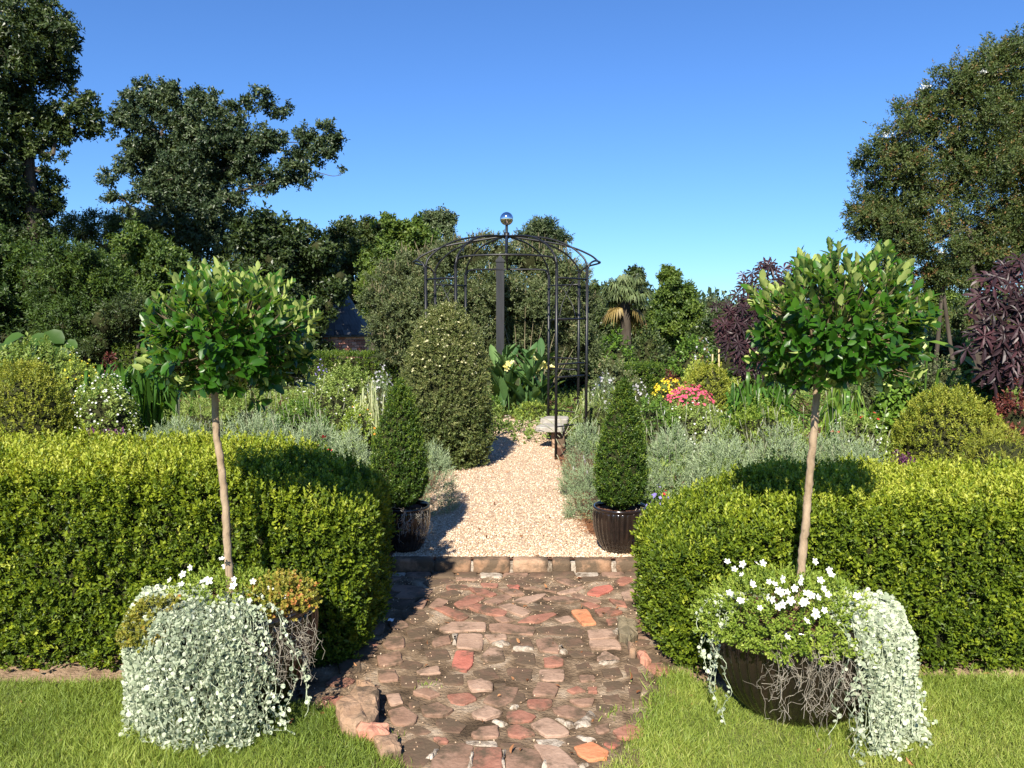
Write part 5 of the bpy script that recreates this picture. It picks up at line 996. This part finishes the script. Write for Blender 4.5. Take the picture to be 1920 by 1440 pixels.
# ------------------------------------------------------------------ canna lilies
def canna():
    Y = 12.9; root = thing('canna_lily', 'clump of broad upright canna leaves with pale yellow flowers beyond the arbor', 'plant', (P(978, 700, Y)[0], Y, U)); c = P(978, 700, Y)
    tplv = []
    for i in range(6):
        V, F = leaf_shape('oval', .56, .18, fold=.22, curl=.06 + .07 * (i % 3)); tplv.append(make_mesh('canna_leaf', V, [F], M['canna'], np.full(len(V), .15 + .13 * i), smooth=True))
    stm = MB()
    for i in range(24):
        px = rng.uniform(928, 1030); b_ = np.array([P(px, 700, Y)[0], Y + rng.uniform(-.3, .3), U]); hh = rng.uniform(.68, 1.15); tip = b_ + [rng.normal() * .06, rng.normal() * .05, hh]
        stm.add(*tube([b_, (b_ + tip) / 2, tip], [.014, .012, .006], 5), .6)
        for k in range(5):
            t = .12 + .17 * k; p_ = b_ + (tip - b_) * t; az = k * 2.6 + i; el = rng.uniform(.7, 1.25); rd = np.array([cos(az), sin(az), 0]); a_ = cos(el) * rd + [0, 0, sin(el)]; nn = -sin(el) * rd + [0, 0, cos(el)]
            m4 = np.eye(4); s = rng.uniform(.6, 1.0); m4[:3, 0] = np.cross(a_, nn) * s; m4[:3, 1] = a_ * s; m4[:3, 2] = nn * s; m4[:3, 3] = p_; place('leaf', tplv[rng.integers(6)], m4, root)
    obj('stalks', stm, M['canna'], root, kind='stuff')
    for px, py, s in [(950, 688, 1), (955, 680, .8), (1003, 670, .8), (1021, 684, 1.1), (1009, 692, .7), (1034, 690, .8)]:
        mb = MB(); p_ = P(px, py, Y - .25); scatter(mb, [flower_tpl(5, .5, .7)], p_ + rng.normal(size=(7, 3)) * .028, unit(rng.normal(size=(7, 3)) + [0, -.5, .8]), .085 * s, rng.random(7)); obj('flower', mb, M['paleyellow'], root, kind='stuff')
    return root
canna()
mound('lime_groundcover', 'low yellow green leafy mound at the foot of the canna lilies', 'plant', 1000, 74, 754, 12.3, M['lime'], T_med, 1.0, 2.6, .5)
mound('green_undergrowth', 'fresh green undergrowth left of the canna stalks', 'plant', 925, 36, 740, 12.6, M['lush'], T_med, .8, 2.0, .6)

# ------------------------------------------------------------------ purple castor plants
def palmate(R, lobes=8):
    V = [[0, 0, 0]]; F = []
    for i in range(lobes):
        a = -2.5 + 5.0 * i / (lobes - 1); L = R * (1 - .38 * abs(a) / 2.5); k = len(V); d = .21
        V += [[L * .5 * sin(a - d), L * .5 * cos(a - d), .02 * R], [L * .78 * sin(a - d * .62), L * .78 * cos(a - d * .62), -.03 * R], [L * sin(a), L * cos(a), -.16 * R], [L * .78 * sin(a + d * .62), L * .78 * cos(a + d * .62), -.03 * R], [L * .5 * sin(a + d), L * .5 * cos(a + d), .02 * R], [L * .5 * sin(a), L * .5 * cos(a), -.035 * R]]
        F += [[0, k + 5, k], [0, k + 4, k + 5], [k, k + 5, k + 1], [k + 5, k + 2, k + 1], [k + 5, k + 3, k + 2], [k + 5, k + 4, k + 3]]
    V = np.array(V); F = np.array(F)[:, ::-1]; return V, F
cas = []
for i in range(7):
    V, F = palmate(.17, 8 if i % 2 else 7); cas.append(make_mesh('castor_leaf', V, [F], M['castor'], np.full(len(V), .1 + .12 * i), smooth=False))
def castor(label, Y, blobs, n, sc, gname, trunk):
    cs = np.array([P(a, b, Y) for a, b, r in blobs]); rr = np.array([r * scl(Y) for a, b, r in blobs]); base = P(trunk[0], 700, Y); root = thing('castor_plant', label, 'shrub', (base[0], Y, U), gname); st = MB()
    b0 = np.array([base[0], Y, U]); w = rr ** 2 / (rr ** 2).sum()
    for c_ in cs[::3]: st.add(*tube(smooth_path([b0 + rng.normal(size=3) * [.06, .06, 0], b0 * .5 + c_ * .5 + [0, 0, -.1], c_], 4), np.linspace(.018, .009, 9), 6), .3)
    for i in range(n):
        k = rng.choice(len(cs), p=w); d = randdir(1)[0]; d[1] = -abs(d[1]) if rng.random() < .7 else d[1]; p_ = cs[k] + d * rr[k] * rng.uniform(.6, 1.05); nn = unit(d * .35 + [0, -1.0, .5] + rng.normal(size=3) * .28); a_ = unit(np.array([d[0] * .9, -.2, -.35]) + rng.normal(size=3) * .7); a_ = unit(a_ - nn * np.dot(a_, nn))
        s = sc * rng.uniform(.6, 1.15); m4 = np.eye(4); m4[:3, 0] = np.cross(a_, nn) * s; m4[:3, 1] = a_ * s; m4[:3, 2] = nn * s; m4[:3, 3] = p_; place('leaf', cas[rng.integers(7)], m4, root)
        st.add(*tube([cs[k] + (p_ - cs[k]) * .2, (cs[k] + p_) / 2 + [0, 0, .02], p_], .005, 4, False), .6)
    obj('stems', st, M['castor'], root, kind='stuff')
castor('purple leaved castor plant behind the left side of the right tree ball', 9.6, [(1400, 530, 18), (1360, 575, 20), (1365, 625, 22), (1385, 655, 24), (1400, 590, 28), (1455, 540, 28), (1420, 560, 28), (1385, 570, 26), (1480, 520, 30), (1370, 610, 26), (1410, 615, 32), (1375, 645, 24), (1420, 650, 28), (1400, 685, 26), (1450, 600, 30), (1430, 690, 20), (1410, 515, 12), (1540, 500, 18), (1580, 560, 30), (1540, 590, 40), (1490, 640, 40), (1440, 505, 16), (1355, 640, 14)], 290, .78, 'purple castor plants', (1430,))
castor('larger purple leaved castor plant at the right edge of the photograph', 7.6, [(1900, 500, 26), (1870, 540, 30), (1920, 560, 34), (1850, 590, 30), (1900, 610, 38), (1870, 640, 34), (1930, 660, 40), (1880, 690, 30), (1830, 640, 26), (1850, 560, 22), (1960, 600, 50), (1980, 520, 40), (1920, 710, 26), (2000, 680, 50)], 290, .95, 'purple castor plants', (1900,))

# big tropical leaves
def bigleaf(label, Y, leaves, nm='elephant_ear', cat='plant', gname='plants with huge green leaves'):
    b_ = P(leaves[0][0], 700, Y); root = thing(nm, label, cat, (b_[0], Y, U), gname); st = MB()
    for px, py, L, W, ang, tilt in leaves:
        V, F = leaf_shape('oval', 1, W / L, fold=.1, curl=.12); p_ = P(px, py, Y + rng.uniform(-.15, .15)); Ls = L * scl(Y); a_ = unit(np.array([cos(radians(ang)), -.25, sin(radians(ang))])); nn = unit(np.array([0, -.5 + tilt, 1.0])); nn = unit(nn - a_ * np.dot(nn, a_)); w_ = np.cross(a_, nn)
        q = (V[:, :1] * w_ + V[:, 1:2] * a_ + V[:, 2:] * nn) * Ls + p_; obj('leaf', MB().add(q, F, rng.uniform(.4, 1) if Y < 10 else rng.uniform(.1, .4)), M['lush'], root, smooth=True)
        st.add(*tube(smooth_path([[b_[0], Y, U], (np.array([b_[0], Y, U]) + p_) / 2 + [0, .03, .05], p_], 4), .012, 5), .5)
    obj('stalks', st, M['lush'], root, kind='stuff')
bigleaf('plant with long pale green paddle leaves left of the right castor plant', 8.4, [(1740, 640, 66, 22, -12, .1), (1768, 675, 44, 12, -4, .2), (1760, 692, 34, 10, 4, .2), (1810, 650, 32, 26, 40, -.2), (1800, 668, 34, 22, -30, -.2), (1780, 705, 40, 18, -10, .1), (1806, 700, 30, 14, 20, .1)])
bigleaf('plant with large shaded heart shaped leaves at the far left', 12.5, [(55, 632, 48, 36, -12, -.3), (85, 622, 44, 34, -25, -.3), (105, 640, 40, 30, -45, -.3), (45, 628, 40, 30, -160, -.3), (70, 645, 34, 28, -120, -.3), (120, 640, 30, 24, -20, -.3), (20, 645, 34, 26, -150, -.3)])
mound('coral_flower_plant', 'few coral red blooms under the purple castor plant at the right', 'flowers', 1800, 60, 690, 8.0, M['lush'], T_med, .9, 1.2, .3, core=False, flowers=[('pink', 7, .06, .2, T_flower)])

# ================================================================== POTS AND POTTED PLANTS
def pot(label, c, R, H, z0, ribs, group):
    root = thing('ribbed_pot', label, 'pot', (c[0], c[1], z0), group)
    pr = [(.0, .0, 0), (.55, .0, 0), (.60, .02, .3), (.74, .14, 1), (.88, .32, 1), (.97, .55, 1), (1.0, .75, 1), (.985, .90, .9), (.97, .925, 0), (1.0, .94, 0), (1.01, .97, 0), (.995, 1.0, 0), (.93, 1.0, 0), (.90, .97, 0), (.88, .80, 0)]
    P_ = np.array(pr); P_ = np.column_stack([np.interp(np.linspace(0, len(pr) - 1, 40), range(len(pr)), P_[:, i]) for i in range(3)])
    P_[:, 0] *= R; P_[:, 1] *= H
    V, F = lathe(P_, ribs * 6, (c[0], c[1], z0), (.016, ribs)); obj('body', MB().add(V, F), M['glaze'], root, smooth=True)
    a = np.linspace(0, 2 * pi, 40, endpoint=False); rr = np.array([0, .3, .6, .9])
    V = [[c[0], c[1], z0 + H * .93]] + [[c[0] + R * .9 * q * cos(t), c[1] + R * .9 * q * sin(t), z0 + H * (.93 - .03 * q)] for q in (.35, .7, 1) for t in a]
    V = np.array(V); V[:, 2] += wobble(V, 40) * .006
    k = np.arange(40); k2 = (k + 1) % 40; F3 = np.stack([0 * k, 1 + k, 1 + k2], -1); F4 = np.concatenate([np.stack([1 + r * 40 + k, 1 + (r + 1) * 40 + k, 1 + (r + 1) * 40 + k2, 1 + r * 40 + k2], -1) for r in (0, 1)])
    obj('potting_soil', MB().add(V, [F3, F4]), M['mulch'], root, smooth=True)
    return root
PL, PR = (-1.135, 3.13), (1.145, 3.10)
pot('large round ribbed black pot under the silver trailing plant on the left lawn edge', PL, .335, .43, .015, 52, 'large ribbed black pots')
pot('large round ribbed black pot with white flowers and hanging moss on the right lawn edge', PR, .345, .43, .015, 52, 'large ribbed black pots')
SL, SR = (-.70, 5.07), (.70, 5.05)
pot('small ribbed black pot half hidden by the left hedge at the gravel edge', SL, .165, .295, U, 32, 'small ribbed black pots')
pot('small ribbed black pot right of the gravel path under the cone shrub', SR, .175, .295, U, 32, 'small ribbed black pots')

# ------------------------------------------------------------------ lollipop trees with big glossy leaves
leaf_variants = []
for i in range(10):
    V, F = leaf_shape('oval', .054, .0295, fold=.16, curl=.10 + .14 * (i % 4) / 3)
    leaf_variants.append(make_mesh('glossy_leaf', V, [F], M['privet'], np.full(len(V), .15 + .07 * i), smooth=True))
def standard(label, base, bend, cc, rx, rz, seed, gname, topx):
    r = np.random.default_rng(seed)
    root = thing('standard_tree', label, 'tree', (base[0], base[1], .40), gname)
    pts = smooth_path([[base[0], base[1], .38]] + bend + [[base[0] + topx, cc[1], cc[2] - rz * .45]], 16)
    rad = np.linspace(.0168, .0135, len(pts)) * (1 + .05 * np.sin(np.arange(len(pts)) * 1.1) ** 3 + .035 * r.normal(size=len(pts))); pts = pts + r.normal(size=pts.shape) * [.0012, .0012, 0]
    obj('trunk', MB().add(*tube(pts, rad, 12)), M['barkpale'], root, smooth=True)
    cc = np.array(cc); top = pts[-1]
    N = 500; d = unit(r.normal(size=(N, 3))); d[:, 2] = np.where(d[:, 2] < -.85, -d[:, 2], d[:, 2]); d = unit(d)
    lump = 1 + .13 * wobble(d * 1.0, 2.6, seed) + r.normal(size=N) * .055
    rr = np.where(np.arange(N) < 400, r.uniform(.80, 1.0, N), r.uniform(.35, .75, N)) * lump
    tip = cc + d * rr[:, None] * np.array([rx, rx * .92, rz])
    longs = r.random(N) < .16; up = np.clip(d[:, 2], 0, 1)
    ax = unit(d * .62 + np.array([0, 0, 1.0]) * (.15 + .95 * up[:, None] + .1 * (d[:, 2:] > -.3)) + r.normal(size=(N, 3)) * .2)
    tip = tip + ax * np.where(longs & (d[:, 2] > .1), r.uniform(.02, .06, N), 0)[:, None]
    br = MB()
    for k in range(7):                               # main limbs
        a = k * 2 * pi / 7 + r.uniform(-.3, .3); e = cc + np.array([cos(a) * rx * .55, sin(a) * rx * .5, rz * r.uniform(-.1, .5)])
        br.add(*tube(smooth_path([top - [0, 0, .02], top + (e - top) * .4 + [0, 0, -.02], e], 4), [.008, .0075, .007, .006, .0055, .005, .0045, .004, .003][:9], 6))
    for i in range(N):
        s = cc + (tip[i] - cc) * .55 + [0, 0, -.03]
        br.add(*tube([s, s * .45 + tip[i] * .55 - [0, 0, .01], tip[i]], [.0022, .0018, .0014], 4))
    obj('branches', br, M['twig'], root)
    Ms = []; score = []; var = []
    for i in range(N):
        z = ax[i]; x = unit(np.cross(r.normal(size=3), z)); y = np.cross(z, x); nl = r.integers(6, 10); young = up[i] > .22
        for k in range(nl):
            t = k / nl; az = k * 2.2 + r.uniform(-.4, .4); el = ((.98 + .40 * t) if young else (.25 + .95 * t)) + r.normal() * .2
            el = min(el, 1.5); rd = cos(az) * x + sin(az) * y; a = cos(el) * rd + sin(el) * z; nn = -sin(el) * rd + cos(el) * z
            # leaves low on the crown droop a little and turn their upper face to the light
            if not young: 
                nn = unit(nn + np.array([0, -.25, .5]) * .8); nn = unit(nn - a * np.dot(nn, a)) 
            w = np.cross(a, nn); s = r.uniform(.62, 1.12) * (1 - .25 * (t > .85)); p = tip[i] - z * .055 * (1 - t)
            m4 = np.eye(4); m4[:3, 0] = w * s; m4[:3, 1] = a * s; m4[:3, 2] = nn * s; m4[:3, 3] = p
            Ms.append(m4); dd = (p - cc) / [rx, rx, rz]; score.append(-dd[1] * 1.0 + .55 * np.linalg.norm(dd) + .25 * dd[2] + s * .3)
            var.append(int(np.clip(r.normal() * 1.8 + (5.5 if young else 3.5) + 1.5 * dd[2], 0, 9)))
    order = np.argsort(-np.array(score))
    for j in order[:300]: place('leaf', leaf_variants[var[j]], Ms[j], root)
    mb = MB(); V0, F0 = leaf_shape('oval', .055, .029, fold=.16, curl=.15)
    for j in order[300:]: mb.add(V0 @ Ms[j][:3, :3].T + Ms[j][:3, 3], F0, .15 + .07 * var[j])
    obj('leaves', mb, M['privet'], root, kind='stuff', smooth=True)
standard('standard tree with smaller ball of glossy leaves and bare trunk in the silver draped pot', (-1.14, 3.15), [[-1.155, 3.15, .62], [-1.165, 3.15, .9], [-1.19, 3.15, 1.15]], (-1.13, 3.15, 1.505), .335, .262, 5, 'two standard trees in large pots', -.045)
standard('standard tree with wider ball of glossy leaves and bare trunk in the white flowered pot', (1.155, 3.12), [[1.175, 3.12, .7], [1.19, 3.12, .95], [1.205, 3.12, 1.2]], (1.28, 3.12, 1.54), .362, .285, 9, 'two standard trees in large pots', .055)

# ------------------------------------------------------------------ trailing silver plant, flowers, sedum, moss
T_round = [single('round', .015, .016, fold=.12), single('round', .013, .014, fold=.2), single('round', .017, .017, fold=.05)]
def silver(label, c, R, z0, angs, n, fall, spread, side, gname, thin=0):
    root = thing('silver_dichondra', label, 'plant', (c[0], c[1], z0), gname)
    st = MB(); P_ = []; A_ = []
    for i in range(n):
        a0, a1 = angs; a = radians(rng.uniform(a0, a1)); r0 = R * rng.uniform(.25, .98); L = rng.uniform(.45, 1.05) * fall
        if thin and rng.random() < thin: continue
        pts = [[c[0] + r0 * cos(a), c[1] + r0 * sin(a), z0 + rng.uniform(.02, .07)]]
        out = rng.uniform(1.03, 1.13) + rng.uniform(0, .06); aa = a; z = z0 - .02; rr = R * out
        pts.append([c[0] + R * 1.0 * cos(a), c[1] + R * 1.0 * sin(a), z0 + rng.uniform(.02, .045)])
        s = 0
        while s < L:
            aa += rng.normal() * .05; rr += rng.normal() * .006 + side[0] * .045; s += .045; z -= .045
            x = c[0] + rr * cos(aa) + side[1] * s * .35; y = c[1] + rr * sin(aa) + side[2] * s * .35
            if z < .035: z = .035 + rng.uniform(0, .02); rr += .018
            pts.append([x, y, z])
            if z <= .06 and s > fall * .6 + spread * rng.random(): break
        pts = smooth_path(pts, 3); st.add(*tube(pts, .0011, 3, False), .45)
        d = np.linalg.norm(np.diff(pts, axis=0), axis=1); cum = np.concatenate([[0], np.cumsum(d)]); m = max(3, int(cum[-1] / .0125)); tt = np.sort(rng.uniform(0, cum[-1], m))
        for t in tt:
            p = np.array([np.interp(t, cum, pts[:, k]) for k in range(3)]); o = unit(np.array([cos(aa), sin(aa), .3]) + rng.normal(size=3) * .5)
            P_.append(p + o * .008); A_.append(unit(o + np.array([0, 0, .5]) + rng.normal(size=3) * .3))
    P_ = np.array(P_); A_ = np.array(A_); m = P_[:, 2] > .02
    obj('stems', st, M['silver'], root, kind='stuff')
    # local -z... the disc faces outwards
    nn = unit(A_ + np.array([0, 0, 0])); yv = unit(np.cross(nn, randdir(len(nn)))); 
    mb = MB(); tint = .5 + .15 * wobble(P_, 12, 2) + rng.normal(size=len(P_)) * .2
    scatter(mb, T_round, P_[m], yv[m], rng.uniform(.7, 1.25, m.sum()), tint[m], up=np.cross(nn, yv)[m])
    obj('leaves', mb, M['silver'], root, kind='stuff'); return root
silver('silver dichondra cascading thickly over the front of the left pot to the grass', PL, .335, .44, (180, 303), 245, .56, .22, (-.01, .04, -.04), 'silver trailing plants in the large pots')
silver('sparse silver strands at the right front rim of the left pot', PL, .335, .44, (292, 326), 9, .45, .1, (.02, 0, 0), 'silver trailing plants in the large pots')
silver('silver dichondra spilling down the right side of the white flowered pot onto the lawn', PR, .345, .44, (286, 352), 135, .58, .30, (.05, .10, -.12), 'silver trailing plants in the large pots')
silver('few thin silver strands hanging at the left rim of the white flowered pot', PR, .345, .44, (186, 210), 6, .34, .1, (.0, 0, 0), 'silver trailing plants in the large pots')
silver('single silver strand hanging over the dark front of the right pot', PR, .345, .44, (276, 284), 4, .33, .1, (.0, 0, 0), 'silver trailing plants in the large pots')

fl_me = {}
def flower_mesh(name, mat, centre, R, n=5, cup=.35, seed=0):
    V, F, _ = flower_tpl(n, R, cup, seed); V2, F2 = lathe([(0, .0), (R * .22, R * .12), (R * .14, R * .26), (0, R * .3)], 6)
    me = make_mesh(name, np.concatenate([V, V2]), [F, F2 + len(V)], mat, np.concatenate([np.full(len(V), .7), np.full(len(V2), .5)])); me.materials.append(centre)
    mi = np.zeros(len(me.polygons), dtype=np.int32); mi[len(F):] = 1; me.polygons.foreach_set("material_index", mi); return me
whites = [flower_mesh('white_flower', M['white'], M['paleyellow'], R, 5, c_) for R, c_ in ((.0165, .3), (.0145, .5), (.018, .15))]
def facing(p, nrm, s, roll=None):
    z = unit(np.array(nrm, float)); x = unit(np.cross(rng.normal(size=3), z)); y = np.cross(z, x); m = np.eye(4); m[:3, 0] = x * s; m[:3, 1] = y * s; m[:3, 2] = z * s; m[:3, 3] = p; return m
def potmound(name, label, cat, centre, rx, ry, h, mat, temps, n, size, tint, flowers, gname, drop=.04):
    root = thing(name, label, cat, centre, gname)
    d = unit(rng.normal(size=(n, 3)) * [1, 1, .8]); d[:, 2] = np.abs(d[:, 2]) * 1.0 - .25
    rr = rng.uniform(.55, 1.0, n) ** .5; pos = np.array(centre) + d * rr[:, None] * [rx, ry, h]
    pos[:, 2] += wobble(pos, 14, 1) * .015
    ax = unit(d + [0, 0, .7] + rng.normal(size=(n, 3)) * .4)
    obj('foliage', scatter(MB(), temps, pos, ax, rng.uniform(.7, 1.2, n) * size, tint + rng.normal(size=n) * .18 + .2 * wobble(pos, 9, 3)), mat, root, kind='stuff')
    if flowers:
        st = MB()
        for (px, py) in flowers:
            p = None
            for Y in np.arange(centre[1] - ry, centre[1] + ry, .01):
                q = P(px, py, Y)
                if (((q - centre) / [rx, ry, h]) ** 2).sum() < 1.12: p = q; break
            if p is None: Y = centre[1] + rng.uniform(-.1, .08); p = P(px, py, Y)
            p = p + np.array([0, -.012, .008])
            st.add(*tube([p * .3 + np.array(centre) * .7, p * .75 + np.array(centre) * .25 + [0, 0, -.01], p - [0, 0, .004]], [.0012, .001, .0009], 4), .3)
            place('flower', whites[rng.integers(3)], facing(p, [rng.normal() * .5, -.9 + rng.normal() * .4, .7 + rng.normal() * .35], rng.uniform(.7, 1.0)), root)
        obj('flower_stems', st, M['lime'], root, kind='stuff')
    return root
fL = [(418, 1050), (425, 1063), (345, 1079), (360, 1066), (343, 1098), (384, 1091), (393, 1091), (322, 1090), (440, 1100), (476, 1092), (508, 1106), (540, 1119), (470, 1128), (441, 1088)]
potmound('white_flowered_plant', 'yellow green plant with a dozen scattered white flowers around the left trunk', 'plant', (-1.16, 3.12, .44), .27, .24, .12, M['lime'], T_box, 850, .8, .55, fL, 'flowering plants in the large pots')
potmound('sedum', 'bronze and yellow sedum hanging over the left upper rim of the silver draped pot', 'plant', (-1.34, 2.92, .40), .13, .12, .15, M['sedum'], T_round_s if False else [sprig(7, .03, 'round', .012, .012, .2, 1.0, 300 + s) for s in range(3)], 520, 1.0, .40, None, 'sedum patches in the left pot')
potmound('sedum', 'orange tipped sedum over the right upper rim of the silver draped pot', 'plant', (-.93, 3.08, .45), .14, .14, .12, M['sedum'], [sprig(7, .04, 'round', .011, .011, .4, 1.1, 320 + s) for s in range(3)], 420, 1.0, .52, None, 'sedum patches in the left pot')
fR = [(1362, 1056), (1391, 1060), (1417, 1059), (1428, 1058), (1375, 1070), (1390, 1080), (1408, 1096), (1409, 1099), (1440, 1093), (1465, 1088), (1366, 1114), (1385, 1127), (1388, 1129), (1436, 1121), (1445, 1126), (1458, 1110), (1462, 1113), (1465, 1135), (1487, 1105), (1500, 1086), (1526, 1055), (1552, 1070), (1556, 1080), (1536, 1090), (1541, 1106), (1549, 1117), (1531, 1122), (1511, 1115), (1503, 1133), (1507, 1130), (1526, 1148), (1527, 1154), (1510, 1166), (1473, 1197), (1423, 1142), (1605, 1120), (1543, 1146), (1456, 1140), (1474, 1112), (1450, 1098), (1520, 1118), (1497, 1095), (1480, 1128)]
potmound('white_flowered_plant', 'fresh green mound crowded with white yellow eyed flowers filling the right pot', 'plant', (1.10, 3.04, .40), .36, .34, .20, M['lime'], T_box, 2600, .85, .52, fR, 'flowering plants in the large pots')

def moss(label, starts, Lmin, Lmax, n, name='spanish_moss', wid=.0007):
    c = np.mean(starts, axis=0); root = thing(name, label, 'moss', c); mb = MB()
    for i in range(n):
        s = np.array(starts[rng.integers(len(starts))]) + rng.normal(size=3) * [.03, .02, .012]; pts = [s]; L = rng.uniform(Lmin, Lmax); d = np.array([0, 0, -1.0]); k = int(L / .014)
        for j in range(k):
            d = unit(d + rng.normal(size=3) * .55 + [0, 0, -.38]); q = pts[-1] + d * .016
            if q[2] < .03: break
            pts.append(q)
        if len(pts) > 2: mb.add(*tube(pts, wid, 3, False), rng.uniform(.1, .9))
        if len(pts) > 6:
            for b in range(3):
                q = pts[rng.integers(2, len(pts))]; mb.add(*tube([q, q + randdir(1)[0] * .018, q + randdir(1)[0] * .035 - [0, 0, .01]], wid * .8, 3, False), rng.uniform(.2, .9))
    obj('strands', mb, M['moss'], root, kind='stuff')
def rim(c, R, a, z, out=1.06): return [c[0] + R * out * cos(radians(a)), c[1] + R * out * sin(radians(a)), z]
moss('brown spanish moss tangle hanging over the right rim of the left large pot', [rim(PL, .335, a, .43 - k * .06) for a in (300, 308, 316, 324, 332) for k in (0, 1)], .12, .24, 60)
moss('spanish moss hanging in thin beards down the dark front of the right large pot', [rim(PR, .345, a, .42) for a in (244, 246, 259, 261, 263, 265, 275)], .2, .40, 65)
moss('small tuft of spanish moss over the rim of the small pot beside the left hedge', [rim(SL, .165, a, U + .29) for a in (285, 300, 315)], .12, .24, 34, wid=.0013)
moss('spanish moss tuft on the right rim of the small pot right of the path', [rim(SR, .175, a, U + .29) for a in (320, 335, 350)], .05, .14, 45, wid=.0013)

# ------------------------------------------------------------------ cone shrubs in the small pots
def cone(label, c, R, z0, z1, seed, gname, tilt=0.0):
    root = thing('cone_boxwood', label, 'topiary', (c[0], c[1], z0), gname); n = 3800
    t = rng.random(n) ** .75; t = 1 - t; a = rng.uniform(0, 2 * pi, n)
    prof = np.interp(t, [0, .06, .18, .4, .7, .9, 1], [.45, .84, 1.0, .93, .62, .33, .05]) * R
    H = z1 - z0; x = c[0] + tilt * t; pos = np.stack([x + prof * np.cos(a), c[1] + prof * np.sin(a), z0 + H * t], -1)
    nrm = np.stack([np.cos(a), np.sin(a), np.full(n, .35)], -1); nrm = unit(nrm)
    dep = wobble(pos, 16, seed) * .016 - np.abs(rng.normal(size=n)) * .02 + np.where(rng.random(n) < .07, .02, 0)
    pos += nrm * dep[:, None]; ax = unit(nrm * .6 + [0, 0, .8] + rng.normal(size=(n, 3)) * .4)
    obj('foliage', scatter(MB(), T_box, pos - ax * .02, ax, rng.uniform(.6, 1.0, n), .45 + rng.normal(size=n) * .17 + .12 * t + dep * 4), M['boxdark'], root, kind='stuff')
    V, F = lathe([(0, 0), (R * .5, .02), (R * .84, .12 * H), (R * .8, .3 * H), (R * .66, .55 * H), (R * .34, .8 * H), (0, .96 * H)], 20, (c[0], c[1], z0)); obj('inner_shade_core', MB().add(V, F), M['core'], root, smooth=True)  # dark solid filling, stands in for shade between the cone's leaves
    obj('trunk', MB().add(*tube([[c[0], c[1], z0 - .06], [c[0] + .004, c[1], z0 + .05]], .013, 8)), M['twig'], root)
cone('darker boxwood cone in the small pot at the left side of the gravel path', (SL[0] - .04, SL[1]), .185, U + .30, 1.205, 3, 'cone boxwoods in the small pots', .02)
cone('slimmer sunlit boxwood cone in the small pot right of the gravel path', SR, .165, U + .30, 1.21, 8, 'cone boxwoods in the small pots', .02)
